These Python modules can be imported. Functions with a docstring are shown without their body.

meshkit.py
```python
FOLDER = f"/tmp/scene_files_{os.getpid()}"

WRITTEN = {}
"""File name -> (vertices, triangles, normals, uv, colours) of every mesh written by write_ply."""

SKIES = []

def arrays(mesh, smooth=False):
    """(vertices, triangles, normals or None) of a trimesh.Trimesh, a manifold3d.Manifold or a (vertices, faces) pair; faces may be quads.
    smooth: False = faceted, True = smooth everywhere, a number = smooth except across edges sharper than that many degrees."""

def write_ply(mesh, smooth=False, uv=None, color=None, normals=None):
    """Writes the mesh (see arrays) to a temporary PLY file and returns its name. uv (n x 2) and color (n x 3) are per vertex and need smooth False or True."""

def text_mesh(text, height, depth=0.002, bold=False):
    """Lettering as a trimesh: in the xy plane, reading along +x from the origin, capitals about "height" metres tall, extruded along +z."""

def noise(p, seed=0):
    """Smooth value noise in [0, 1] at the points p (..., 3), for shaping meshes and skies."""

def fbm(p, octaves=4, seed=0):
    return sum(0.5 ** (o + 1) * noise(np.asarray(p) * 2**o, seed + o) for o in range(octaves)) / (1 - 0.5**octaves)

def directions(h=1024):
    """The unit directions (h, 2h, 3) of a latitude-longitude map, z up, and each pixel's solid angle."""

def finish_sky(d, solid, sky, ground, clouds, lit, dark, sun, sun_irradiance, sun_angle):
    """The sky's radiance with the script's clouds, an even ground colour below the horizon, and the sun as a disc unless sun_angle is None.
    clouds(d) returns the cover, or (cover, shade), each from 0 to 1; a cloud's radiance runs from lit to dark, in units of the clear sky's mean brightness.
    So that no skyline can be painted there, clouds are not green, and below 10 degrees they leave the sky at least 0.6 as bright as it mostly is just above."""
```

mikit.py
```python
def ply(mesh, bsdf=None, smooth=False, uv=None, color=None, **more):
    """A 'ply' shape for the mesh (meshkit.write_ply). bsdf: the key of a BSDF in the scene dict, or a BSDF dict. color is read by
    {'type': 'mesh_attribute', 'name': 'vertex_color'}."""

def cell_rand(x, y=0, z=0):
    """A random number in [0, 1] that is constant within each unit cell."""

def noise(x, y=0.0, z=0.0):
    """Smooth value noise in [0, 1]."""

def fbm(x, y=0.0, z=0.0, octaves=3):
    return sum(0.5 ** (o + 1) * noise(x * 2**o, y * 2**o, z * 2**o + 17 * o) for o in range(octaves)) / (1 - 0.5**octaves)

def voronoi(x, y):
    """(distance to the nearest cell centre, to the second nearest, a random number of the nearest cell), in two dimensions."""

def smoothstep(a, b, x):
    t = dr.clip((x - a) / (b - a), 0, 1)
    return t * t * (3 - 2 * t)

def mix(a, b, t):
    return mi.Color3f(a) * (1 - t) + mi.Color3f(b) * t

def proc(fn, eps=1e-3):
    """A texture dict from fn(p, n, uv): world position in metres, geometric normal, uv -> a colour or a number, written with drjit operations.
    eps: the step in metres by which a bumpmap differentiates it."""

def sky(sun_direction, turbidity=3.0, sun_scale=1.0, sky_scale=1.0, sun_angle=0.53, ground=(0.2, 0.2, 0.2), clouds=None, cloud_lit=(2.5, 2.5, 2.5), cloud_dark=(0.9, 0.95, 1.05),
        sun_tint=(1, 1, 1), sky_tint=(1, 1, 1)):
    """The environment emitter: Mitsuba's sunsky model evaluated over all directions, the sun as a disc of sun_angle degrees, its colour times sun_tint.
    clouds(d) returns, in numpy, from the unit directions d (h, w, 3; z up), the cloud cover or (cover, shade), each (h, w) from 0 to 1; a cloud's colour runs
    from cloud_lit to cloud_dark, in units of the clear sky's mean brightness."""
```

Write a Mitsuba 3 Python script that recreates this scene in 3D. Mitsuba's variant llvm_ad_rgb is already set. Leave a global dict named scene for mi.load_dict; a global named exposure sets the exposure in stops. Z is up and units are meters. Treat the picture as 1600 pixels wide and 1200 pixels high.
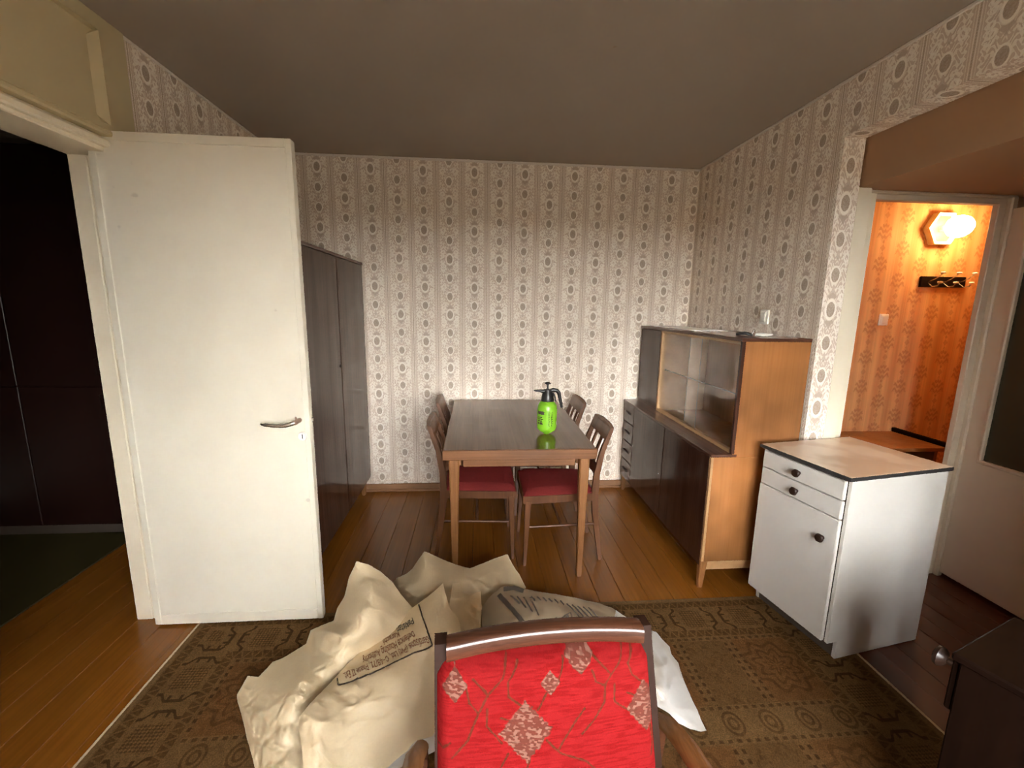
import math
import numpy as np
import trimesh
import mitsuba as mi
import drjit as dr
import mikit
import meshkit
from mikit import proc, noise, fbm, voronoi, smoothstep, mix, cell_rand
from scipy.interpolate import RBFInterpolator
from scipy.spatial import Delaunay
from shapely.geometry import Polygon, Point
import shapely

T = mi.ScalarTransform4f
scene, labels = {}, {}

# ------------------------------------------------------------------ camera, sky, exposure
EYE = np.array([0.0, 0.0, 1.5065])
PITCH, YAW, ROLL, FPX = 0.176675, 0.080873, 0.015237, 685.346
_cp, _sp, _cy, _sy = math.cos(PITCH), math.sin(PITCH), math.cos(YAW), math.sin(YAW)
FWD = np.array([_sy * _cp, _cy * _cp, -_sp])
_R = np.array([_cy, -_sy, 0.0])
UP = np.cross(_R, FWD)
UPR = -math.sin(ROLL) * _R + math.cos(ROLL) * UP
scene["camera"] = {"type": "perspective", "fov": math.degrees(2 * math.atan(800 / FPX)), "fov_axis": "x", "near_clip": 0.02, "far_clip": 200.0,
                   "to_world": T().look_at(origin=EYE.tolist(), target=(EYE + FWD).tolist(), up=UPR.tolist())}
scene["sky"] = mikit.sky((0.25, 0.75, 0.6), turbidity=4.0, sun_scale=0.0, sky_scale=1.0, ground=(0.10, 0.095, 0.08),
                         clouds=lambda d: (0.75 + 0.25 * meshkit.fbm(d * 3.0, 3, 5), 0.25), cloud_lit=(1.60, 1.54, 1.44), cloud_dark=(1.15, 1.11, 1.06))
exposure = 8.15

# ------------------------------------------------------------------ room dimensions
H = 2.55
XL, XR, YB, YF = -1.42, 1.694, 3.455, -1.0      # left wall, right wall, back wall, window wall
YE = 2.07                                       # where the right wall ends
XP = 1.80                                       # its far face
XC = 2.78                                       # right wall of the passage
YD, YH = 2.15, 2.92                             # door wall of the passage, back wall of the hall


# ------------------------------------------------------------------ helpers
def numbered(key):
    if key not in scene and key not in HOLD:
        return key
    k = 1
    while f"{key}_{k:03d}" in scene or f"{key}_{k:03d}" in HOLD:
        k += 1
    return f"{key}_{k:03d}"


HOLD = set()


def thing(name, label, cat, group=None):
    key = numbered(name)
    HOLD.add(key)
    labels[key] = {"label": label, "category": cat}
    if group:
        labels[key]["group"] = group
    return key


def obj(name, mesh, bsdf, parent=None, smooth=False, label=None, **kw):
    key = numbered(f"{parent}__{name}" if parent else name)
    scene[key] = mikit.ply(mesh, bsdf, smooth=smooth, **kw)
    if label:
        labels.setdefault(key, {})["label"] = label
    return key


def struct(name, mesh, bsdf, label=None, smooth=False, **kw):
    key = obj(name, mesh, bsdf, None, smooth, **kw)
    labels[key] = {"kind": "structure"}
    if label:
        labels[key]["label"] = label
    return key


def box(x0, x1, y0, y1, z0, z1, b=0.0):
    x0, x1 = sorted((x0, x1)); y0, y1 = sorted((y0, y1)); z0, z1 = sorted((z0, z1))
    if b <= 0:
        m = trimesh.creation.box(extents=(x1 - x0, y1 - y0, z1 - z0))
        m.apply_translation(((x0 + x1) / 2, (y0 + y1) / 2, (z0 + z1) / 2))
        return m
    b = min(b, 0.45 * min(x1 - x0, y1 - y0, z1 - z0))
    pts = []
    for x, sx in ((x0, 1), (x1, -1)):
        for y, sy in ((y0, 1), (y1, -1)):
            for z, sz in ((z0, 1), (z1, -1)):
                pts += [(x, y + sy * b, z + sz * b), (x + sx * b, y, z + sz * b), (x + sx * b, y + sy * b, z)]
    return trimesh.Trimesh(pts, trimesh.convex.convex_hull(np.array(pts)).faces) if False else trimesh.convex.convex_hull(np.array(pts))


def cat(*ms):
    return trimesh.util.concatenate([m for m in ms])


def rotz(m, a, c=(0, 0, 0)):
    m = m.copy()
    m.apply_transform(trimesh.transformations.rotation_matrix(a, [0, 0, 1], c))
    return m


def xf(m, M):
    m = m.copy()
    m.apply_transform(M)
    return m


def hull(*pts):
    return trimesh.convex.convex_hull(np.array(pts, float))


def tube(path, r, n=12, caps=True, flat=1.0):
    """A swept round bar along a path; r is a number or one per point."""
    P = np.array(path, float)
    R = np.broadcast_to(np.asarray(r, float), (len(P),))
    t = np.gradient(P, axis=0)
    t /= np.linalg.norm(t, axis=1, keepdims=True)
    ref = np.array([0, 0, 1.0]) if abs(t[0][2]) < 0.9 else np.array([1.0, 0, 0])
    V, F = [], []
    for i in range(len(P)):
        a = np.cross(t[i], ref); a /= np.linalg.norm(a)
        b = np.cross(t[i], a)
        for k in range(n):
            w = 2 * math.pi * k / n
            V.append(P[i] + R[i] * (math.cos(w) * a + flat * math.sin(w) * b))
    for i in range(len(P) - 1):
        for k in range(n):
            a, b, c, d = i * n + k, i * n + (k + 1) % n, (i + 1) * n + (k + 1) % n, (i + 1) * n + k
            F += [(a, b, c), (a, c, d)]
    if caps:
        V += [P[0], P[-1]]
        e = len(V)
        for k in range(n):
            F.append((e - 2, (k + 1) % n, k))
            F.append((e - 1, (len(P) - 1) * n + k, (len(P) - 1) * n + (k + 1) % n))
    m = trimesh.Trimesh(V, F, process=False)
    m.fix_normals()
    return m


def lathe(profile, n=40, axis="z"):
    m = trimesh.creation.revolve(np.array(profile, float), sections=n)
    if axis == "x":
        m.apply_transform(trimesh.transformations.rotation_matrix(math.pi / 2, [0, 1, 0]))
    if axis == "y":
        m.apply_transform(trimesh.transformations.rotation_matrix(-math.pi / 2, [1, 0, 0]))
    return m


def move(m, x, y, z):
    m = m.copy()
    m.apply_translation((x, y, z))
    return m


def quadbar(p0, s0, p1, s1):
    """A tapered square bar from p0 to p1; s = (half x, half y) at each end, ends horizontal."""
    pts = []
    for p, s in ((p0, s0), (p1, s1)):
        for a in (-1, 1):
            for b in (-1, 1):
                c = 0.25
                pts += [(p[0] + a * s[0], p[1] + b * s[1] * (1 - c), p[2]), (p[0] + a * s[0] * (1 - c), p[1] + b * s[1], p[2])]
    return hull(*pts)


def extr(poly, z0, z1):
    m = trimesh.creation.extrude_polygon(poly, z1 - z0, engine="earcut")
    m.apply_translation((0, 0, z0))
    return m


# ------------------------------------------------------------------ materials
def rgb(c):
    return {"type": "rgb", "value": list(c)}


def principled(color, rough=0.5, spec=0.5, clear=0.0, cgloss=0.9, sheen=0.0, metal=0.0, bump=None, bscale=0.001):
    d = {"type": "principled", "base_color": color if isinstance(color, dict) else rgb(color), "roughness": rough, "specular": spec, "metallic": metal}
    if clear:
        d["clearcoat"], d["clearcoat_gloss"] = clear, cgloss
    if sheen:
        d["sheen"], d["sheen_tint"] = sheen, 0.6
    if bump is not None:
        d = {"type": "bumpmap", "arbitrary": bump, "scale": bscale, "bsdf": d}
    return {"type": "twosided", "bsdf": d}


def wood_fn(c0, c1, axis, sc=1.0, seed=0.0, contrast=1.0, blotch=0.25):
    """Grain running along the world axis 0, 1 or 2."""
    def fn(p, n, uv):
        q = [p.x, p.y, p.z]
        a = q[axis]
        b, c = [q[i] for i in range(3) if i != axis]
        w = fbm(a * 1.1 * sc + seed, b * 9 * sc, c * 9 * sc)
        rings = 0.5 + 0.5 * dr.sin((b * 38 + c * 31) * sc + w * 13)
        fine = noise(a * 9 * sc, b * 420 * sc + seed, c * 420 * sc)
        fine2 = noise(a * 3 * sc, b * 120 * sc, c * 120 * sc + seed)
        t = dr.clip(0.5 + contrast * (0.42 * (rings - 0.5) + 0.5 * (fine - 0.5) + 0.55 * (fine2 - 0.5)), 0, 1)
        col = mix(c0, c1, t)
        return col * (1 - blotch * (fbm(p.x * 3 + seed, p.y * 3, p.z * 3) - 0.45) * 2)
    return fn


WP_P, WP_X0, WP_Q, WP_Z0 = 0.1872, -0.1135, 0.138, 2.258


def wallpaper(p, n, uv):
    lying = dr.abs(n.z) > 0.5
    pz = dr.select(lying, 2.297 - (p.x - 1.694), p.z)
    pier = (dr.abs(n.y) > 0.5) & (p.x > 1.6935) & (p.y < 2.2)
    s = dr.select((dr.abs(n.x) > 0.5) | lying, p.y + 0.0196, dr.select(pier, p.x + 0.110, p.x))
    k = dr.floor((s - WP_X0) / WP_P)
    u = (s - WP_X0) - (k + 0.5) * WP_P
    au = dr.abs(u)
    odd = k - 2 * dr.floor(k / 2)
    v = (pz - WP_Z0) / dr.select(pier, 0.166, WP_Q) + dr.select(odd > 0.5, 0.0, 1.5) + 30
    i = dr.floor(v + 0.5)
    dv = (v - i) * WP_Q
    adv = dr.abs(dv)
    m3 = i - 3 * dr.floor(i / 3 + 1e-4)
    big = m3 < 0.5
    base = mi.Color3f(0.60, 0.495, 0.395)
    pale = mi.Color3f(0.86, 0.795, 0.695)
    dark = mi.Color3f(0.41, 0.32, 0.24)
    mid = mi.Color3f(0.51, 0.41, 0.32)
    # woven ground
    weave = 0.94 + 0.12 * noise(s * 700, pz * 90) * noise(s * 60, pz * 700)
    col = base
    # lace of the band: leafy curls, mirrored about the band's centre line
    wz = dv + 0.006 * dr.sin(au * 160)
    curl = dr.sin(au * 210 + 1.9 * dr.sin(wz * 95)) * dr.sin(wz * 175 + 1.6 * dr.sin(au * 130))
    lace = smoothstep(-0.05, 0.22, curl + 0.15 - 0.25 * smoothstep(0.0, 0.02, 0.03 - au))
    edge = 0.066 + 0.004 * dr.sin(pz * 2 * math.pi / 0.023)
    band = smoothstep(edge + 0.002, edge - 0.002, au)
    col = mix(col, pale, band * lace * 0.80)
    rim = smoothstep(0.0035, 0.0015, dr.abs(au - edge))
    col = mix(col, pale, rim * 0.7)
    # scrolls beside the large medallions
    def ring(cx, cz, r, w):
        return smoothstep(w, w * 0.4, dr.abs(dr.sqrt(dr.square(au - cx) + dr.square(adv - cz)) - r))
    scr = dr.maximum(ring(0.047, 0.050, 0.013, 0.006), ring(0.050, 0.022, 0.010, 0.005))
    col = mix(col, pale, dr.select(big, scr, ring(0.046, 0.066, 0.012, 0.006)) * 0.85)
    # dark lozenges above and below the large medallions, small cross between the small ones
    loz = smoothstep(1.15, 0.85, au / 0.026 + dr.abs(adv - 0.052) / 0.022)
    col = mix(col, mid, dr.select(big, loz, 0.0) * 0.95)
    cross = dr.maximum(smoothstep(1.2, 0.8, au / 0.009 + dr.abs(adv - 0.069) / 0.013), 0.0)
    col = mix(col, dark, dr.select(big, 0.0, cross) * 0.55)
    # medallions
    rx = dr.select(big, 0.0215, 0.0205)
    rz = dr.select(big, 0.031, 0.0285)
    e = dr.sqrt(dr.square(u / rx) + dr.square(dv / rz))
    ringw = dr.select(big, 1.48, 1.30)
    col = mix(col, pale, smoothstep(ringw + 0.08, ringw - 0.08, e))
    col = mix(col, base, smoothstep(0.05, 0.0, dr.abs(e - dr.select(big, 1.42, 9.0))) * 0.5)
    col = mix(col, dark, smoothstep(1.06, 0.94, e) * (0.82 + 0.25 * noise(u * 260, dv * 260)))
    # stripes at the band's sides
    side = WP_P * 0.5 - au
    dots = smoothstep(0.25, 0.75, 0.5 + 0.5 * dr.sin(pz * 2 * math.pi / 0.0095))
    col = mix(col, dark, smoothstep(0.0028, 0.0012, side) * (0.55 + 0.45 * dots))
    col = mix(col, pale, smoothstep(0.0022, 0.001, dr.abs(side - 0.0065)) * 0.75)
    col = mix(col, pale, smoothstep(0.002, 0.001, dr.abs(side - 0.0165)) * 0.5)
    return col * weave * (0.95 + 0.1 * fbm(p.x * 1.5 + p.y * 1.3, p.z * 1.5, 3.0))


def hall_paper(p, n, uv):
    s = dr.select(dr.abs(n.x) > 0.5, p.y, p.x)
    P, Q = 0.150, 0.215
    k = dr.floor(s / P)
    u = s - (k + 0.5) * P
    odd = k - 2 * dr.floor(k / 2)
    v = p.z / Q + odd * 0.5
    dv = (v - dr.floor(v) - 0.5) * Q
    big = (cell_rand(k, dr.floor(v), 3) * 0 + 1)
    ang = dr.atan2(dv, u)
    r = dr.sqrt(dr.square(u / 0.050) + dr.square((dv + 0.2 * dr.abs(u)) / 0.066)) * (1 + 0.13 * dr.cos(ang * 6) + 0.07 * dr.cos(ang * 14)) * big
    leaf = smoothstep(1.05, 0.85, r) * (0.35 + 0.65 * smoothstep(0.35, 0.6, 0.5 + 0.5 * dr.sin(dv * 170 + 2 * dr.sin(dr.abs(u) * 130))))
    dv2 = (v + 0.5 - dr.floor(v + 0.5) - 0.5) * Q
    small = smoothstep(1.2, 0.8, dr.abs(u) / 0.020 + dr.abs(dv2) / 0.024)
    base = mix((0.60, 0.30, 0.115), (0.68, 0.40, 0.18), 0.5 + 0.5 * dr.sin(s * 2 * math.pi / 0.105 + 1.0))
    base = base * (0.92 + 0.16 * noise(s * 140, p.z * 4))
    col = mix(base, (0.40, 0.165, 0.055), dr.maximum(leaf, small * 0.7) * 0.58)
    return col


def fork(x, y):
    """An H-shaped hook motif of a woven border, centred at the origin."""
    ax, ay = dr.abs(x), dr.abs(y)
    bend = dr.abs(ax - 0.022 - 0.030 * smoothstep(0.03, 0.062, ay))
    m = smoothstep(0.0085, 0.005, bend) * smoothstep(0.080, 0.074, ay)
    bar = smoothstep(0.007, 0.004, dr.abs(ay - 0.022)) * smoothstep(0.05, 0.045, ax) * smoothstep(0.018, 0.024, ax)
    return dr.maximum(m, bar)


CX0, CX1, CY1, CY0 = -1.305, 1.685, 1.992, -0.6


def carpet_fn(p, n, uv):
    x, y = p.x, p.y
    dl, dr_, dt, db = x - CX0, CX1 - x, CY1 - y, y - CY0
    de = dr.minimum(dr.minimum(dl, dr_), dr.minimum(dt, db))
    along = dr.select(dr.minimum(dl, dr_) < dr.minimum(dt, db), y - 0.12, x - 0.05)
    light = mi.Color3f(0.43, 0.345, 0.215)
    lite = mi.Color3f(0.50, 0.42, 0.29)
    tan = mi.Color3f(0.33, 0.255, 0.15)
    rust = mi.Color3f(0.40, 0.255, 0.135)
    dark = mi.Color3f(0.145, 0.105, 0.055)
    speck = fbm(x * 70, y * 70, 2.0)
    # field: cells of a medallion panel and a plain panel
    PX, PY = 0.545, 0.475
    fx = x - 1.12
    kx = dr.floor(fx / PX)
    u = fx - kx * PX
    fy = y - 1.375
    ky = dr.floor(fy / PY)
    v = fy - ky * PY
    inpan = u < 0.325
    col = dr.select(inpan, mix(rust, tan, 0.35), tan)
    # medallion: nested lozenge-like rings
    mu, mv = dr.abs(u - 0.165), dr.abs(v - 0.17)
    mrr = dr.sqrt(dr.square(mu / 0.125) + dr.square(mv / 0.125)) + 0.12 * dr.cos(dr.atan2(mv, mu) * 8)
    rings = smoothstep(0.10, 0.05, dr.abs(mrr - 0.95)) + smoothstep(0.08, 0.04, dr.abs(mrr - 0.62)) + smoothstep(0.10, 0.05, dr.abs(mrr - 0.25))
    col = mix(col, dark, dr.select(inpan, dr.minimum(rings, 1) * 0.5, smoothstep(0.55, 0.75, speck) * 0.5))
    # pairs of dotted lines between the panels
    def dotted(a, t, b):
        d = smoothstep(0.3, 0.7, 0.5 + 0.5 * dr.sin(b * 2 * math.pi / 0.034))
        return smoothstep(0.008, 0.005, dr.abs(a - t)) * d
    lines = dr.maximum(dr.maximum(dotted(u, 0.010, y), dotted(u, 0.040, y)), dr.maximum(dotted(u, 0.315, y), dotted(u, 0.345, y)))
    gap = dr.maximum(smoothstep(0.028, 0.02, dr.abs(u - 0.025)), smoothstep(0.028, 0.02, dr.abs(u - 0.33)))
    col = mix(col, light, gap * 0.55)
    col = mix(col, dark, lines * 0.85)
    # rows of ringed ovals between the rows of panels
    row = smoothstep(0.318, 0.326, v)
    ou = x / 0.145 - dr.floor(x / 0.145) - 0.5
    e = dr.sqrt(dr.square(ou * 0.145 / 0.036) + dr.square((v - 0.40) / 0.046))
    rowcol = mix(light * 0.92, dark, dr.maximum(smoothstep(0.16, 0.08, dr.abs(e - 0.95)), smoothstep(0.16, 0.08, dr.abs(e - 0.45))) * 0.6)
    rowcol = mix(rowcol, dark, dr.maximum(dotted(v, 0.335, x), dotted(v, 0.463, x)) * 0.7)
    col = mix(col, rowcol, row)
    # border
    f = along / 0.252
    kf = dr.floor(f)
    bu = (f - kf - 0.5) * 0.252
    bd = de - 0.150
    fk = fork(bu, bd)
    f2 = f + 0.5
    su = (f2 - dr.floor(f2) - 0.5) * 0.252
    e2 = dr.maximum(dr.abs(su) / 0.062, dr.abs(bd) / 0.062)
    net = 0.5 + 0.5 * dr.sin((su + bd) * 240) * dr.sin((su - bd) * 240)
    flo = smoothstep(1.05, 0.95, e2 + 0.25 * noise(su * 60, bd * 60)) * smoothstep(0.35, 0.65, net) * 0.65
    bcol = mix(mix(light, tan, 0.25), dark, dr.maximum(fk * 0.9, flo))
    col = mix(bcol, col, smoothstep(0.268, 0.272, de))
    def zig(a, c, w):
        t = dr.abs(a - c)
        tri = dr.abs((along / 0.042 - dr.floor(along / 0.042)) * 2 - 1)
        ins = smoothstep(w, w - 0.003, t)
        z = smoothstep(0.25, 0.12, dr.abs(tri - 0.5 - (a - c) / (2 * w) * 0.9))
        return ins, z
    for c in (0.048, 0.246):
        ins, z = zig(de, c, 0.021)
        col = mix(col, mix(dark * 1.5, light, z * 0.7), ins * 0.85)
    col = mix(lite, col, smoothstep(0.020, 0.024, de))
    wear = 0.82 + 0.36 * fbm(x * 25, y * 25, 1.0)
    return col * mi.Color3f(0.235, 0.163, 0.104) * wear * (0.72 + 0.56 * noise(x * 420, y * 420)) * (0.85 + 0.3 * speck)


def floor_fn(p, n, uv):
    k = dr.floor((p.x + 4.0) / 0.1325)
    t = cell_rand(k, 2, 5)
    col = mix((0.175, 0.058, 0.008), (0.20, 0.068, 0.010), t)
    g = noise(p.x * 160, p.y * 5)
    worn = smoothstep(0.55, 0.8, fbm(p.x * 4, p.y * 1.6, 4.0))
    return mix(col * (0.9 + 0.2 * g), (0.25, 0.105, 0.025), worn * 0.35)


def paint_fn(p, n, uv):
    c = mix((0.675, 0.64, 0.535), (0.625, 0.585, 0.475), fbm(p.x * 2.2, p.y * 2.2, p.z * 1.1))
    spots = smoothstep(0.80, 0.86, noise(p.x * 26 + 3, p.z * 34, p.y * 26)) * smoothstep(0.62, 0.70, noise(p.x * 3.1, p.z * 3.4 + 9.0))
    return mix(c, (0.42, 0.38, 0.30), spots * 0.55)


def cabinet_paint(p, n, uv):
    c = mix((0.50, 0.485, 0.45), (0.455, 0.435, 0.395), fbm(p.x * 4, p.y * 4, p.z * 3))
    scuff = smoothstep(0.70, 0.8, noise(p.x * 60, p.y * 60, p.z * 90)) * smoothstep(0.05, 0.02, dr.abs(p.z - 0.42)) * smoothstep(0.09, 0.03, dr.abs(p.x - 1.79))
    return mix(c, (0.45, 0.42, 0.36), scuff * 0.5)


def cab_top_fn(p, n, uv):
    c = mix((0.60, 0.50, 0.385), (0.52, 0.40, 0.285), smoothstep(0.35, 0.65, fbm(p.x * 7, p.y * 7, 1.0)))
    return mix(c, (0.48, 0.35, 0.24), smoothstep(0.60, 0.75, fbm(p.x * 5 + 4, p.y * 5, 2.0)) * 0.6)


def ceil_fn(p, n, uv):
    c = mix((0.36, 0.305, 0.25), (0.31, 0.26, 0.21), fbm(p.x * 1.4, p.y * 1.4, 0.0))
    d = dr.sqrt(dr.square(p.x - 0.559) + dr.square(p.y - 1.961))
    return mix(c, (0.30, 0.22, 0.16), smoothstep(0.016, 0.006, d + 0.01 * noise(p.x * 90, p.y * 90)) * 0.7)


def bag_fn(p, n, uv):
    w = 0.965 + 0.05 * noise(p.x * 240, p.y * 240, p.z * 240)
    c = mix((0.65, 0.53, 0.345), (0.57, 0.455, 0.285), smoothstep(0.35, 0.7, fbm(p.x * 4, p.y * 4, p.z * 4)))
    return c * w


def dirty_bag_fn(p, n, uv):
    d = fbm(p.x * 7, p.y * 7, p.z * 7)
    return mix((0.47, 0.38, 0.26), (0.29, 0.22, 0.145), smoothstep(0.35, 0.65, d))


def clear_bag_fn(p, n, uv):
    d = fbm(p.x * 9, p.y * 5, p.z * 7)
    return mix((0.50, 0.49, 0.47), (0.36, 0.32, 0.265), smoothstep(0.42, 0.72, d))


def seg(x, y, a, b):
    ax, ay = a
    bx, by = b[0] - ax, b[1] - ay
    t = dr.clip(((x - ax) * bx + (y - ay) * by) / (bx * bx + by * by), 0, 1)
    return dr.sqrt(dr.square(x - ax - t * bx) + dr.square(y - ay - t * by))


VINES = [[(490, 150), (460, 240), (380, 330), (330, 430), (280, 560), (200, 650)], [(545, 170), (490, 260), (490, 340), (560, 400)],
         [(310, 230), (370, 300), (385, 330)], [(275, 270), (290, 360), (335, 420)], [(380, 400), (375, 490), (450, 590)],
         [(790, 170), (750, 300)], [(690, 340), (640, 430)], [(945, 165), (1000, 220), (1045, 280)], [(1135, 160), (1080, 240), (1010, 330), (1000, 430), (940, 520), (870, 590)],
         [(940, 240), (960, 310), (1010, 340)], [(1060, 340), (1055, 440), (1130, 500)], [(1190, 165), (1145, 230), (1165, 300), (1215, 350)],
         [(890, 450), (840, 510), (770, 610), (740, 660)], [(680, 600), (750, 680), (880, 740), (960, 830), (1010, 950)], [(1130, 400), (1180, 430)],
         [(450, 455), (490, 470)], [(480, 650), (430, 740), (480, 840)], [(590, 690), (555, 790), (520, 900)], [(1250, 610), (1260, 700), (1240, 780)],
         [(190, 570), (130, 620)]]


def upholstery(p, n, uv):
    """uv in the pixels of the woven pattern: u to the right, v downwards."""
    x, y = uv.x, uv.y
    wob = 5 * (noise(x / 14, y / 14) - 0.5)
    d = mi.Float(1e6)
    for line in VINES:
        for a, b in zip(line[:-1], line[1:]):
            d = dr.minimum(d, seg(x, y, a, b))
    vine = smoothstep(7.5, 3.5, d + wob) * (0.6 + 0.4 * noise(x / 6, y / 6))
    fill = mi.Float(0)
    for cx, cy, a, b in ((575, 540, 140, 172), (880, 165, 82, 98), (218, 262, 70, 92), (1225, 490, 105, 150), (712, 285, 55, 72), (330, 1040, 130, 160), (980, 1080, 130, 160)):
        r = dr.abs(x - cx) / a + dr.abs(y - cy) / b
        fill = dr.maximum(fill, smoothstep(1.05, 0.93, r + 0.16 * (noise(x / 12, y / 12) - 0.5)))
    streak = noise(x / 16 + y / 40, y / 9 - x / 30)
    red = mix((0.19, 0.0075, 0.0085), (0.155, 0.0045, 0.005), smoothstep(0.4, 0.75, noise(x / 60, y / 7)))
    red = red * (0.88 + 0.24 * noise(x / 3, y / 3))
    motif = mix((0.070, 0.034, 0.023), (0.165, 0.110, 0.080), smoothstep(0.45, 0.75, streak))
    col = mix(red, (0.055, 0.022, 0.010), vine * 0.85)
    return mix(col, mix(motif, red, 0.18), fill * 0.92)


def seat_red(p, n, uv):
    return mix((0.17, 0.022, 0.020), (0.12, 0.013, 0.012), noise(p.x * 300, p.y * 300, p.z * 300)) * (0.9 + 0.2 * fbm(p.x * 12, p.y * 12, 1.0))


def lathe_glow(p, n, uv):
    return mi.Color3f(1.0)


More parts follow.
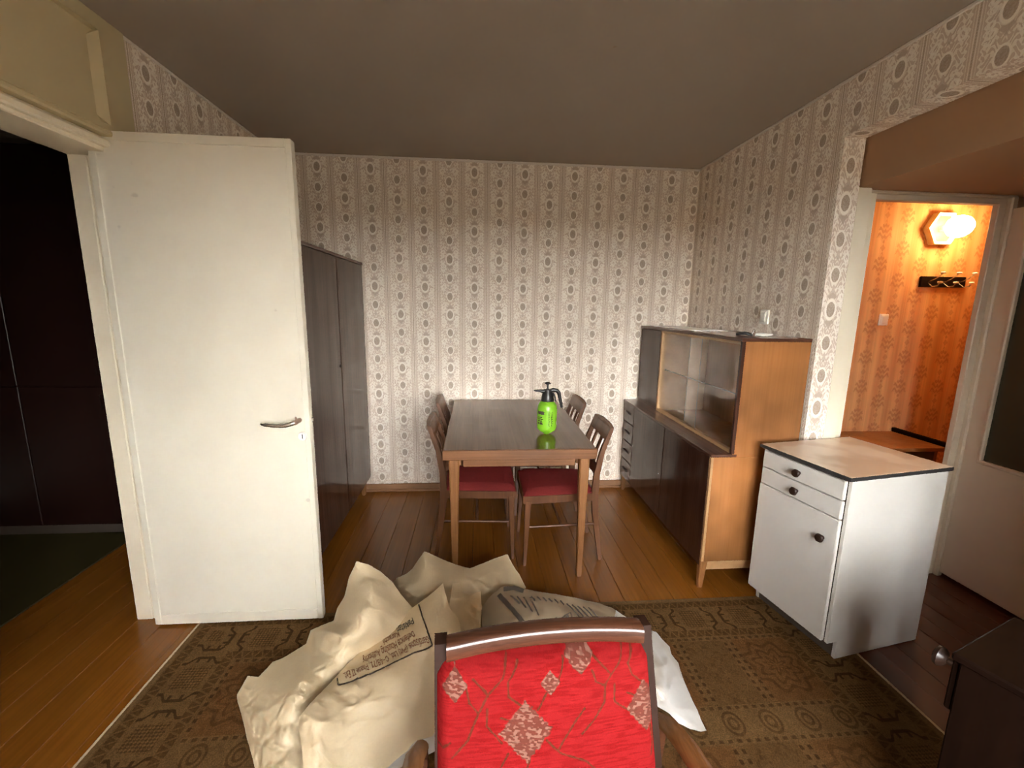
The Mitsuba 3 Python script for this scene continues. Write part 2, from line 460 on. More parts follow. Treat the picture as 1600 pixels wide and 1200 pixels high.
MATS = {
    "wallpaper_paper": principled(proc(wallpaper), 0.75, 0.25),
    "hall_wallpaper": principled(proc(hall_paper), 0.7, 0.25),
    "ceiling_paint": principled(proc(ceil_fn), 0.9, 0.1),
    "floor_paint": principled(proc(floor_fn), 0.27, 0.38),
    "passage_paint": principled((0.085, 0.030, 0.018), 0.25, 0.5, clear=0.3, cgloss=0.9),
    "white_paint": principled(proc(paint_fn), 0.38, 0.5, clear=0.15, cgloss=0.8),
    "frame_paint": principled((0.70, 0.63, 0.49), 0.4, 0.5),
    "hall_door_paint": principled((0.55, 0.46, 0.34), 0.45, 0.4),
    "loft_paint": principled((0.36, 0.21, 0.115), 0.65, 0.3),
    "ochre_wall": principled((0.58, 0.40, 0.23), 0.8, 0.2),
    "trim_paper": principled((0.66, 0.61, 0.54), 0.7, 0.2),
    "dark_lacquer": principled(proc(wood_fn((0.028, 0.011, 0.007), (0.060, 0.025, 0.016), 2, 1.0, 3.0, 0.8)), 0.07, 0.28, clear=0.2, cgloss=0.995),
    "dark_lacquer_flat": principled(proc(wood_fn((0.045, 0.017, 0.010), (0.095, 0.038, 0.023), 1, 1.0, 8.0, 0.8)), 0.10, 0.5, clear=0.6, cgloss=0.99),
    "table_top": principled(proc(wood_fn((0.070, 0.027, 0.012), (0.125, 0.054, 0.026), 1, 1.0, 5.0, 0.9)), 0.06, 0.40, clear=0.5, cgloss=0.995),
    "table_edge": principled(proc(wood_fn((0.115, 0.043, 0.013), (0.215, 0.088, 0.030), 0, 1.0, 2.0, 1.0)), 0.38, 0.5, clear=0.4, cgloss=0.9),
    "table_leg": principled(proc(wood_fn((0.165, 0.066, 0.021), (0.27, 0.122, 0.044), 2, 1.0, 6.0, 1.0)), 0.38, 0.5, clear=0.4, cgloss=0.9),
    "chair_wood": principled(proc(wood_fn((0.070, 0.026, 0.010), (0.140, 0.056, 0.022), 2, 1.0, 4.0, 0.9)), 0.36, 0.5, clear=0.4, cgloss=0.9),
    "veneer": principled(proc(wood_fn((0.185, 0.066, 0.016), (0.285, 0.122, 0.041), 2, 0.42, 7.0, 0.55, 0.9)), 0.42, 0.45, clear=0.25, cgloss=0.88),
    "veneer_pale": principled(proc(wood_fn((0.32, 0.175, 0.075), (0.42, 0.255, 0.12), 1, 0.6, 1.0, 0.8)), 0.45, 0.45),
    "post_wood": principled((0.022, 0.009, 0.005), 0.6, 0.12),
    "armchair_wood": principled(proc(wood_fn((0.040, 0.013, 0.006), (0.090, 0.033, 0.015), 0, 1.2, 9.0, 1.0)), 0.26, 0.5, clear=0.8, cgloss=0.6),
    "arm_wood": principled(proc(wood_fn((0.115, 0.043, 0.013), (0.19, 0.080, 0.028), 1, 1.0, 9.0, 1.0)), 0.30, 0.5, clear=0.6, cgloss=0.92),
    "baseboard_paint": principled(proc(wood_fn((0.20, 0.095, 0.042), (0.27, 0.14, 0.07), 0, 1.0, 0.0, 0.5)), 0.45, 0.4),
    "cabinet_white": principled(proc(cabinet_paint), 0.30, 0.5, clear=0.2, cgloss=0.85),
    "cabinet_top": principled(proc(cab_top_fn), 0.32, 0.5, clear=0.3, cgloss=0.9),
    "black_edge": principled((0.025, 0.024, 0.024), 0.4),
    "black_plastic": principled((0.018, 0.018, 0.018), 0.32),
    "brown_plastic": principled((0.016, 0.008, 0.005), 0.35, 0.4),
    "green_plastic": principled((0.19, 0.44, 0.022), 0.30, 0.5, clear=0.3),
    "white_plastic": principled((0.78, 0.755, 0.69), 0.35),
    "chrome": {"type": "twosided", "bsdf": {"type": "roughconductor", "material": "none", "specular_reflectance": rgb((0.62, 0.58, 0.53)), "alpha": 0.16}},
    "rusty_metal": principled((0.30, 0.20, 0.14), 0.5, 0.5, metal=0.5),
    "carpet_wool": principled(proc(carpet_fn), 0.95, 0.1, sheen=0.2, bump=proc(lambda p, n, uv: noise(p.x * 330, p.y * 330) + noise(p.x * 90, p.y * 90), eps=0.0015), bscale=0.0016),
    "carpet_binding": principled((0.46, 0.37, 0.25), 0.9, 0.1),
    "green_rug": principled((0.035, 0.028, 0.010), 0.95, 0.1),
    "bag_weave": principled(proc(bag_fn), 0.42, 0.4, bump=proc(lambda p, n, uv: dr.abs(fbm(p.x * 16, p.y * 16, p.z * 16) - 0.5) * 1.6 + dr.abs(fbm(p.x * 34 + 7, p.y * 34, p.z * 34) - 0.5) * 0.7, eps=0.002), bscale=0.022),
    "dirty_bag": principled(proc(dirty_bag_fn), 0.5, 0.35, bump=proc(lambda p, n, uv: fbm(p.x * 38, p.y * 38, p.z * 38), eps=0.002), bscale=0.005),
    "clear_bag": principled(proc(clear_bag_fn), 0.25, 0.5, clear=0.4, bump=proc(lambda p, n, uv: fbm(p.x * 40, p.y * 25, p.z * 30), eps=0.002), bscale=0.006),
    "brown_ink": principled((0.20, 0.085, 0.04), 0.7, 0.2),
    "black_ink": principled((0.055, 0.045, 0.035), 0.7, 0.2),
    "grey_ink": principled((0.14, 0.12, 0.10), 0.7, 0.2),
    "red_upholstery": principled(proc(upholstery), 0.9, 0.08, sheen=0.1),
    "seat_fabric": principled(proc(seat_red), 0.85, 0.15, sheen=0.2),
    "glass_sheet": {"type": "thindielectric", "int_ior": 1.5},
    "door_glass": principled((0.035, 0.032, 0.020), 0.35, 0.5),
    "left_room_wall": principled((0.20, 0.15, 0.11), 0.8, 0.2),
    "dark_furniture": principled(proc(wood_fn((0.0045, 0.0018, 0.001), (0.010, 0.004, 0.002), 2, 1.0, 1.0, 0.8)), 0.5, 0.08),
    "panel_paint": principled((0.50, 0.42, 0.255), 0.5, 0.3),
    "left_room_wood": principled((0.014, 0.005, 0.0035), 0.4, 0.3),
    "pane_edge_glass": principled((0.20, 0.20, 0.155), 0.2, 0.5),
    "window_paint": principled((0.78, 0.76, 0.70), 0.4),
    "brass": principled((0.62, 0.46, 0.20), 0.3, 0.5, metal=0.8),
    "cream_enamel": principled((0.72, 0.60, 0.32), 0.4),
    "paper_white": principled((0.74, 0.70, 0.64), 0.7, 0.2),
    "toe_dark": principled((0.06, 0.045, 0.035), 0.6),
}
scene.update(MATS)

# ------------------------------------------------------------------ large structure
W = "wallpaper_paper"
# floor: painted boards running away from the window
fl = struct("floor", box(-4.0, XC + 1.3, YF, YB + 0.1, -0.08, -0.024), "toe_dark")
PW = 0.1325
XFL = 1.700
k0, k1 = int(math.floor((XL - 0.2 + 4.0) / PW)), int(math.ceil((XFL + 4.0) / PW))
for k in range(k0, k1):
    xa, xb = -4.0 + k * PW, -4.0 + (k + 1) * PW
    xb = min(xb, XFL)
    if xb - xa > 0.02:
        obj("plank", box(xa + 0.0007, xb - 0.0007, YF, YB + 0.02, -0.024, -0.0005 * (k % 3 == 1), 0.0016), "floor_paint", fl)
    # left room boards continue under the doorway
for k in range(int(math.floor(0.3 / PW)), k0):
    xa, xb = -4.0 + k * PW, -4.0 + (k + 1) * PW
    obj("plank", box(xa + 0.0007, xb - 0.0007, 0.2, 3.4, -0.024, -0.0005 * (k % 3 == 1), 0.0016), "floor_paint", fl)
pf = struct("floor_passage", box(XFL, XC + 1.3, YF, YH + 0.1, -0.023, -0.022), "toe_dark", "dark brown painted boards of the passage floor")
k = 0
x = XFL + 0.0
while x < XC + 1.2:
    obj("plank", box(x + 0.001, x + 0.107, YF, YH, -0.022, -0.001 - 0.0016 * (k % 2), 0.002), "passage_paint", pf)
    x += 0.108
    k += 1
struct("ceiling", box(XL - 0.2, XP + 0.02, YF, YB + 0.1, H, H + 0.1), "ceiling_paint")
struct("wall_back", box(XL - 0.1, XP, YB, YB + 0.12, 0, H), W)
# left wall: beyond the doorway, and before it
DJ0, DJ1, DH = 1.10, 2.0, 2.10                    # the doorway along y, its head
FT = 0.20                                         # wall thickness
struct("wall_left", cat(box(XL - 0.14, XL, 2.08, YB + 0.1, 0, H), box(XL - 0.14, XL, YF, DJ0 - 0.08, 0, H)), W)
# right wall, its free end and the beam over the opening
struct("wall_right", cat(box(XR, XP, YE, YB + 0.1, 0, H)), W)
struct("wall_right_near", box(XR, XP, YF, 0.72, 0, 2.297), W)
struct("wall_right_beam", box(XR, XP, YF, YE - 0.0005, 2.297, H), W, "papered beam over the opening to the passage")
# window wall behind the viewer
WX0, WX1, WZ0, WZ1 = -0.2, 1.50, 0.74, 2.22
struct("wall_front", cat(box(XL - 0.1, WX0, YF - 0.3, YF, 0, H), box(WX1, XC + 0.1, YF - 0.3, YF, 0, H), box(WX0, WX1, YF - 0.3, YF, 0, WZ0), box(WX0, WX1, YF - 0.3, YF, WZ1, H)), "ochre_wall")
wn = struct("window_1", cat(box(WX0, WX0 + 0.06, YF - 0.2, YF - 0.14, WZ0, WZ1), box(WX1 - 0.06, WX1, YF - 0.2, YF - 0.14, WZ0, WZ1), box(WX0, WX1, YF - 0.2, YF - 0.14, WZ0, WZ0 + 0.06),
                              box(WX0, WX1, YF - 0.2, YF - 0.14, WZ1 - 0.06, WZ1), box(0.50, 0.56, YF - 0.2, YF - 0.14, WZ0, WZ1), box(1.08, 1.14, YF - 0.2, YF - 0.14, WZ0, WZ1)), "window_paint")
obj("sill", box(WX0 - 0.05, WX1 + 0.05, YF - 0.14, YF + 0.16, WZ0 - 0.04, WZ0, 0.008), "window_paint", wn)
# thin pale strips along the ceiling
struct("trim_1", box(XL, XR, YB - 0.008, YB, H - 0.016, H, 0.003), "trim_paper")
struct("trim_2", box(XR - 0.008, XR, YF, YB - 0.009, H - 0.014, H, 0.003), "trim_paper")
struct("trim_3", box(XL, XL + 0.008, 2.085, YB - 0.009, H - 0.014, H, 0.003), "trim_paper")
struct("baseboard_back", cat(box(XL, XR, YB - 0.022, YB, 0, 0.062, 0.004), box(XL, XR, YB - 0.034, YB - 0.0, 0, 0.022, 0.006)), "baseboard_paint")
struct("baseboard_left", box(XL, XL + 0.02, 2.09, YB - 0.035, 0, 0.062, 0.004), "baseboard_paint")
struct("baseboard_right", box(XR - 0.02, XR, YE, YB - 0.035, 0, 0.062, 0.004), "baseboard_paint")

# passage and hall behind the opening
struct("wall_passage_right", box(XC, XC + 0.1, YF, YD, 0, H), "loft_paint")
struct("wall_passage_end", cat(box(XP, 1.92, YD, YD + 0.08, 0, 2.09), box(2.68, XC + 0.1, YD, YD + 0.03, 0, 2.09), box(XP, XC + 0.1, YD, YD + 0.08, 2.09, H)), "loft_paint")
lf = struct("ceiling_passage", box(XP + 0.012, XC, YF, YD, 2.085, H - 0.003), "loft_paint", "brown boxed-in storage loft over the passage")
struct("wall_hall_back", box(1.0 + XP - 1.0, 4.1, YH, YH + 0.1, 0, 2.5), "hall_wallpaper")
struct("wall_hall_left", box(XP - 0.0, XP + 0.02, YD + 0.08, YH, 0, 2.5), "hall_wallpaper")
struct("wall_hall_right", box(4.0, 4.1, YD + 0.08, YH, 0, 2.5), "hall_wallpaper")
struct("wall_hall_front", box(XC + 0.1, 4.1, YD, YD + 0.08, 0, 2.5), "hall_wallpaper")
struct("ceiling_hall", box(XP, 4.1, YD, YH + 0.1, 2.5, 2.55), "ceiling_paint")
# passage door frame
df = thing("door_frame", "cream wooden door frame around the lit hall opening", "door frame")
JX0, JX1, JH = 1.945, 2.615, 2.045
obj("side_casing", box(XP + 0.003, 1.875, YE + 0.005, YD - 0.02, 0, 2.084, 0.004), "frame_paint", df)
obj("jamb", box(1.88, JX0, YD - 0.03, YD + 0.09, 0, JH + 0.045, 0.004), "frame_paint", df)
obj("jamb", box(JX1, 2.66, YD - 0.02, YD + 0.012, 0, JH + 0.03, 0.004), "hall_door_paint", df)
obj("jamb_bead", box(2.655, 2.690, YD - 0.045, YD, 0, JH + 0.035, 0.006), "hall_door_paint", df)
obj("head", box(1.88, 2.69, YD - 0.02, YD + 0.02, JH, JH + 0.028, 0.003), "hall_door_paint", df)
obj("head_bead", box(1.88, 2.69, YD - 0.04, YD, JH + 0.026, JH + 0.040, 0.004), "hall_door_paint", df)

# ------------------------------------------------------------------ left doorway, panel above, white door
D1 = struct("door_1", cat(box(XL - 0.20, XL - 0.13, DJ1, DJ1 + 0.08, 0, DH + 0.04, 0.003), box(XL - 0.13, XL + 0.004, DJ1 + 0.035, DJ1 + 0.082, 0, DH + 0.03, 0.003)), "frame_paint", "white painted frame of the doorway on the left")
obj("head", cat(box(XL - 0.20, XL - 0.02, DJ0 - 0.08, DJ1 + 0.08, DH - 0.03, DH + 0.03, 0.004)), "frame_paint", D1)
obj("head_bead", box(XL - 0.03, XL + 0.004, DJ0 - 0.08, DJ1 + 0.08, DH - 0.015, DH + 0.012, 0.006), "frame_paint", D1)
obj("frame_strip", box(XL - 0.13, XL - 0.085, DJ1 + 0.003, DJ1 + 0.036, 0, DH - 0.03, 0.003), "frame_paint", D1)
# panel over the doorway: frame boards with a bevelled recess
P0, P1, Z0, Z1 = 0.55, 2.082, DH + 0.045, H - 0.002
iy0, iy1, iz0, iz1 = P0 + 0.12, 1.957, 2.165, 2.495
pn = struct("panel_over_door", cat(box(XL - 0.05, XL + 0.012, iy1, P1, Z0, Z1), box(XL - 0.05, XL + 0.012, P0, iy0, Z0, Z1), box(XL - 0.05, XL + 0.012, iy0, iy1, Z0, iz0), box(XL - 0.05, XL + 0.012, iy0, iy1, iz1, Z1)), "panel_paint", "cream painted panel over the left doorway")
bx = 0.030
obj("recessed_board", box(XL - 0.05, XL - 0.012, iy0, iy1, iz0, iz1), "panel_paint", pn)
obj("bevel_strip", hull(*[(XL + 0.012, iy1, z) for z in (iz0, iz1)], *[(XL - 0.012, iy1, z) for z in (iz0, iz1)], *[(XL - 0.012, iy1 - bx, z) for z in (iz0 + bx, iz1 - bx)]), "panel_paint", pn)
obj("lower_moulding", box(XL - 0.02, XL + 0.022, P0, P1 - 0.06, DH + 0.022, DH + 0.044, 0.006), "panel_paint", pn)
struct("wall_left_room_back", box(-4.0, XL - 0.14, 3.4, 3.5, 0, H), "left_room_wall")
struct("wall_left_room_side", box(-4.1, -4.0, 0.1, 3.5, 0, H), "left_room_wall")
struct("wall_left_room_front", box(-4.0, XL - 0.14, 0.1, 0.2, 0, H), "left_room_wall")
struct("ceiling_left_room", box(-4.1, XL - 0.2, 0.1, 3.5, H, H + 0.1), "ceiling_paint")

HX0, HX1, HY0, HY1 = -1.498, -0.738, 1.945, 1.985
dd = thing("door", "cream white flush door standing open in front of the dark wardrobe", "door")
obj("leaf", box(HX0, HX1, HY0 + 0.003, HY1, 0.010, 2.145, 0.003), "white_paint", dd)
rb = cat(box(HX0, HX0 + 0.028, HY0, HY0 + 0.01, 0.010, 2.145, 0.002), box(HX1 - 0.024, HX1, HY0, HY0 + 0.01, 0.010, 2.145, 0.002), box(HX0 + 0.028, HX1 - 0.024, HY0, HY0 + 0.01, 2.110, 2.145, 0.002), box(HX0 + 0.028, HX1 - 0.024, HY0, HY0 + 0.01, 0.010, 0.062, 0.002))
obj("edge_strip", rb, "white_paint", dd)
# lever handle
hp = [(-0.783, HY0 - 0.045, 0.997), (-0.800, HY0 - 0.05, 0.990), (-0.825, HY0 - 0.05, 0.984), (-0.87, HY0 - 0.049, 0.984), (-0.905, HY0 - 0.047, 0.987), (-0.925, HY0 - 0.045, 0.990)]
hd = obj("handle", tube(hp, [0.009, 0.0095, 0.010, 0.0095, 0.008, 0.004], 12), "chrome", dd, True, label="chrome lever handle")
obj("spindle", tube([(-0.781, HY0 + 0.004, 0.995), (-0.781, HY0 - 0.05, 0.995)], 0.0095, 12), "rusty_metal", hd, 30)
obj("set_screw", tube([(-0.781, HY0 - 0.035, 1.0), (-0.781, HY0 - 0.035, 1.018)], 0.004, 8), "rusty_metal", hd, 30)
esc = obj("keyhole_plate", move(lathe([(0, 0.004), (0.019, 0.004), (0.021, 0), (0, 0)], 28, "y"), -0.772, HY0 + 0.003, 0.921), "white_plastic", dd)
scene[esc] = mikit.ply(move(lathe([(0.0001, -0.005), (0.018, -0.005), (0.021, 0.002), (0.0001, 0.002)], 28, "y"), -0.772, HY0, 0.921), "white_plastic", smooth=30)
obj("keyhole", box(-0.7745, -0.7695, HY0 - 0.0065, HY0 - 0.001, 0.910, 0.932, 0.002), "black_edge", esc)
lk = obj("lock_plate", box(HX1 - 0.001, HX1 + 0.0025, HY0 + 0.011, HY0 + 0.031, 0.86, 1.05, 0.001), "white_paint", dd)
obj("latch", box(HX1, HX1 + 0.010, HY0 + 0.014, HY0 + 0.027, 0.982, 1.002, 0.003), "chrome", lk)

# ------------------------------------------------------------------ wardrobe behind the door
wd = thing("wardrobe", "tall dark glossy wardrobe half hidden behind the open white door", "wardrobe")
FX, wy0, wy1 = -0.850, 2.16, 3.425
obj("body", cat(box(XL + 0.025, FX - 0.02, wy0, wy1, 0.125, 1.79, 0.004)), "dark_lacquer", wd)
obj("top_board", box(XL + 0.022, FX + 0.004, wy0 - 0.005, wy1 + 0.004, 1.785, 1.802, 0.003), "dark_lacquer_flat", wd)
d0 = obj("door", box(FX - 0.02, FX, wy0 + 0.004, 2.807, 0.135, 1.783, 0.004), "dark_lacquer", wd)
d1 = obj("door", box(FX - 0.02, FX, 2.815, wy1 - 0.002, 0.135, 1.783, 0.004), "dark_lacquer", wd)
obj("key_knob", move(lathe([(0.0001, 0), (0.008, 0.001), (0.009, 0.006), (0.004, 0.010), (0.0001, 0.011)], 16, "x"), FX, 2.782, 1.12), "brown_plastic", d0, True)
obj("plinth", box(XL + 0.05, FX - 0.06, wy0 + 0.05, wy1 - 0.05, 0.10, 0.127, 0.003), "dark_lacquer", wd)
for yy in (wy0 + 0.06, wy1 - 0.045):
    for xx in (FX - 0.05, XL + 0.08):
        obj("leg", quadbar((xx, yy, 0), (0.014, 0.014), (xx, yy, 0.128), (0.024, 0.024)), "table_leg", wd)

# ------------------------------------------------------------------ dining table
tb = thing("dining_table", "glossy brown wooden dining table with square tapered legs", "table")
TZ = 0.767
tx0, tx1, ty0, ty1 = -0.178, 0.636, 2.182, 3.425
obj("table_top", box(tx0 + 0.004, tx1 - 0.004, ty0 + 0.004, ty1 - 0.002, TZ - 0.022, TZ, 0.002), "table_top", tb)
obj("edge_board", box(tx0, tx1, ty0, ty0 + 0.024, TZ - 0.055, TZ - 0.003, 0.002), "table_edge", tb, label="lighter brown front edge")
obj("edge_board", box(tx0, tx1, ty1 - 0.024, ty1, TZ - 0.055, TZ - 0.003, 0.002), "table_edge", tb)
for xx in (tx0, tx1 - 0.024):
    obj("edge_board", box(xx, xx + 0.024, ty0 + 0.024, ty1 - 0.024, TZ - 0.055, TZ - 0.003, 0.002), "table_edge", tb)
ax0, ax1, ay0, ay1 = tx0 + 0.075, tx1 - 0.075, ty0 + 0.04, ty1 - 0.05
obj("apron", box(ax0 + 0.03, ax1 - 0.03, ay0, ay0 + 0.02, TZ - 0.105, TZ - 0.055, 0.001), "table_edge", tb)
obj("apron", box(ax0 + 0.03, ax1 - 0.03, ay1 - 0.02, ay1, TZ - 0.105, TZ - 0.055, 0.001), "table_edge", tb)
for xx in (ax0, ax1 - 0.02):
    obj("apron", box(xx, xx + 0.02, ay0 + 0.03, ay1 - 0.03, TZ - 0.105, TZ - 0.055, 0.001), "table_edge", tb)
for sx, xx in ((-1, tx0 + 0.058), (1, tx1 - 0.058)):
    for yy in (ty0 + 0.05, ty1 - 0.05):
        obj("leg", quadbar((xx + sx * 0.004 * 0, yy, 0), (0.014, 0.014), (xx, yy, TZ - 0.054), (0.028, 0.028)), "table_leg", tb)

# ------------------------------------------------------------------ dining chairs (local: faces +x, floor at z 0)
def rounded_slab(x0, x1, ya0, ya1, yb0, yb1, z0, z1, n=12, crown=0.012):
    """An upholstered pad: trapezoid in plan, domed top, rounded rim."""
    V, F = [], []
    N = n
    for j in range(N + 1):
        for i in range(N + 1):
            s, t = i / N, j / N
            x = x0 + (x1 - x0) * s
            y = (ya0 + (yb0 - ya0) * s) * (1 - t) + (ya1 + (yb1 - ya1) * s) * t
            r = min(min(s, 1 - s), min(t, 1 - t))
            z = z1 - (z1 - z0) * 0.75 * max(0, 1 - r / 0.09) ** 2 + crown * math.sin(math.pi * s) * math.sin(math.pi * t)
            V.append((x, y, z))
    for j in range(N + 1):
        for i in range(N + 1):
            V.append((V[j * (N + 1) + i][0], V[j * (N + 1) + i][1], z0))
    o = (N + 1) ** 2
    q = lambda i, j: j * (N + 1) + i
    for j in range(N):
        for i in range(N):
            F += [(q(i, j), q(i + 1, j), q(i + 1, j + 1)), (q(i, j), q(i + 1, j + 1), q(i, j + 1))]
            F += [(o + q(i, j), o + q(i + 1, j + 1), o + q(i + 1, j)), (o + q(i, j), o + q(i, j + 1), o + q(i + 1, j + 1))]
    for i in range(N):
        for a, b in ((q(i, 0), q(i + 1, 0)), (q(i + 1, N), q(i, N)), (q(N, i), q(N, i + 1)), (q(0, i + 1), q(0, i))):
            F += [(a, o + b, b), (a, o + a, o + b)]
    m = trimesh.Trimesh(V, F, process=False)
    m.fix_normals()
    return m


def sqtube(path, hw, hd):
    """A squared bar swept along a path in the xz plane; hw half width along y, hd half depth."""
    P = np.array(path, float)
    t = np.gradient(P, axis=0)
    t /= np.linalg.norm(t, axis=1, keepdims=True)
    V, F = [], []
    HW, HD = np.broadcast_to(hw, len(P)), np.broadcast_to(hd, len(P))
    for i in range(len(P)):
        nrm = np.array([t[i][2], 0, -t[i][0]])
        for a, b in ((-1, -1), (1, -1), (1, 1), (-1, 1)):
            V.append(P[i] + a * HD[i] * nrm + np.array([0, b * HW[i], 0]))
    for i in range(len(P) - 1):
        for k in range(4):
            a, b, c, d = i * 4 + k, i * 4 + (k + 1) % 4, i * 4 + 4 + (k + 1) % 4, i * 4 + 4 + k
            F += [(a, b, c), (a, c, d)]
    e = (len(P) - 1) * 4
    F += [(0, 2, 1), (0, 3, 2), (e, e + 1, e + 2), (e, e + 2, e + 3)]
    m = trimesh.Trimesh(V, F, process=False)
    m.fix_normals()
    return m


def chair_parts():
    P = []
    P.append(("seat", mikit.ply(rounded_slab(-0.20, 0.215, -0.165, 0.165, -0.195, 0.195, 0.428, 0.462), "seat_fabric", smooth=50)))
    rails = cat(hull(*[(x, s * y, z) for s in (1,) for z in (0.385, 0.43) for x, y in ((-0.21, 0.172), (-0.21, 0.155), (0.212, 0.200), (0.212, 0.183))]),
                hull(*[(x, -y, z) for z in (0.385, 0.43) for x, y in ((-0.21, 0.172), (-0.21, 0.155), (0.212, 0.200), (0.212, 0.183))]),
                box(0.198, 0.222, -0.2, 0.2, 0.385, 0.43, 0.003), box(-0.214, -0.195, -0.165, 0.165, 0.385, 0.43, 0.003))
    P.append(("seat_frame", mikit.ply(rails, "chair_wood")))
    for s in (-1, 1):
        P.append(("leg", mikit.ply(quadbar((0.205, s * 0.198, 0), (0.009, 0.009), (0.190, s * 0.182, 0.40), (0.019, 0.019)), "chair_wood")))
    back = [(-0.258, 0, 0.0), (-0.235, 0, 0.15), (-0.215, 0, 0.30), (-0.207, 0, 0.42), (-0.213, 0, 0.55), (-0.238, 0, 0.68), (-0.285, 0, 0.815)]
    for s in (-1, 1):
        P.append(("leg", mikit.ply(move(sqtube(back, [0.010, 0.012, 0.013, 0.013, 0.012, 0.011, 0.010], [0.011, 0.014, 0.018, 0.020, 0.017, 0.014, 0.011]), 0, s * 0.160, 0), "chair_wood", smooth=40)))
    tr = [(-0.262, 0, 0.752), (-0.288, 0, 0.825)]
    top = hull(*[(x + dx - 0.012 * (1 - abs(y) / 0.17), y, z) for x, _, z in tr for dx in (-0.010, 0.010) for y in (-0.172, 0.172)], *[(x + dx - 0.010, y, z + 0.006 * (z > 0.8)) for x, _, z in tr for dx in (-0.010, 0.010) for y in (-0.08, 0.08)])
    P.append(("top_rail", mikit.ply(top, "chair_wood")))
    low = hull(*[(x + dx, y, z) for x, z in ((-0.212, 0.535), (-0.222, 0.585)) for dx in (-0.008, 0.008) for y in (-0.152, 0.152)])
    P.append(("lower_rail", mikit.ply(low, "chair_wood")))
    for y in (-0.055, 0.055):
        P.append(("slat", mikit.ply(move(sqtube([(-0.218, 0, 0.575), (-0.238, 0, 0.67), (-0.272, 0, 0.765)], 0.011, 0.006), 0, y, 0), "chair_wood", smooth=40)))
    for s in (-1, 1):
        P.append(("stretcher", mikit.ply(tube([(-0.215, s * 0.162, 0.235), (0.19, s * 0.188, 0.235)], 0.0085, 10), "chair_wood", smooth=40)))
    P.append(("stretcher", mikit.ply(tube([(-0.01, -0.172, 0.235), (-0.01, 0.172, 0.235)], 0.0085, 10), "chair_wood", smooth=40)))
    return P


CHAIR = chair_parts()


def place_chair(x, y, deg, label):
    key = thing("dining_chair", label, "chair", "wooden chairs around the dining table")
    for name, d in CHAIR:
        k = numbered(f"{key}__{name}")
        scene[k] = {**d, "to_world": T().translate([x, y, 0]).rotate([0, 0, 1], deg)}


place_chair(0.485, 2.545, 180, "wooden dining chair with red seat on the table's right side, nearer the viewer")
place_chair(0.480, 3.175, 181, "wooden dining chair right of the green sprayer, next to the wallpapered wall")
place_chair(0.012, 2.620, 0, "wooden dining chair with red seat on the table's left side, nearer the viewer")
place_chair(0.010, 3.200, 0, "wooden dining chair on the table's left side, next to the wallpapered wall")

# ------------------------------------------------------------------ pressure sprayer on the table
sp = thing("pressure_sprayer", "bright green pump sprayer bottle with black top on the dining table", "sprayer")
SX, SY = 0.409, 2.475
prof = [(0.0001, 0.003), (0.014, 0.003), (0.020, 0.008), (0.038, 0.020), (0.052, 0.030), (0.0575, 0.045), (0.0575, 0.085), (0.056, 0.095), (0.0575, 0.105), (0.0575, 0.150), (0.055, 0.172), (0.047, 0.188), (0.036, 0.197), (0.033, 0.200), (0.0001, 0.200)]
bd = obj("bottle", move(lathe(prof, 48), SX, SY, TZ - 0.003), "green_plastic", sp, 50)
hd = obj("pump_head", move(lathe([(0.0001, 0.197), (0.036, 0.197), (0.037, 0.205), (0.035, 0.222), (0.029, 0.245), (0.024, 0.256), (0.024, 0.264), (0.0001, 0.268)], 36), SX, SY, TZ), "black_plastic", sp, 40)
obj("nozzle", tube([(SX + 0.01, SY, TZ + 0.250), (SX - 0.03, SY - 0.004, TZ + 0.255), (SX - 0.055, SY - 0.008, TZ + 0.259), (SX - 0.082, SY - 0.012, TZ + 0.260)], [0.014, 0.011, 0.007, 0.004], 12), "black_plastic", sp, 40)
obj("plunger", cat(tube([(SX, SY, TZ + 0.262), (SX, SY, TZ + 0.298)], 0.006, 12), move(lathe([(0.0001, 0.296), (0.017, 0.297), (0.018, 0.302), (0.012, 0.307), (0.0001, 0.308)], 24), SX, SY, TZ)), "black_plastic", sp, 40)
obj("grip", tube([(SX + 0.008, SY, TZ + 0.252), (SX + 0.03, SY, TZ + 0.262), (SX + 0.055, SY, TZ + 0.258), (SX + 0.066, SY, TZ + 0.245), (SX + 0.075, SY, TZ + 0.205), (SX + 0.086, SY, TZ + 0.158)], [0.012, 0.012, 0.011, 0.011, 0.0095, 0.008], 12), "black_plastic", sp, 40)
obj("trigger", tube([(SX + 0.034, SY, TZ + 0.245), (SX + 0.043, SY, TZ + 0.22), (SX + 0.048, SY, TZ + 0.195)], [0.006, 0.005, 0.004], 8), "black_plastic", sp, 40)
# print on the bottle: curved strips a hair proud of the plastic


def curved(w0, w1, z0, z1, r=0.0581):
    a = np.linspace(w0, w1, 7)
    V = [(SX + r * math.sin(t), SY - r * math.cos(t), TZ - 0.003 + z) for z in (z0, z1) for t in a]
    V += [(SX + (r - 0.002) * math.sin(t), SY - (r - 0.002) * math.cos(t), TZ - 0.003 + z) for z in (z0, z1) for t in a]
    F = []
    for i in range(6):
        F += [(i, i + 1, 8 + i), (i, 8 + i, 7 + i)]
    m = trimesh.Trimesh(V, F, process=False)
    return m


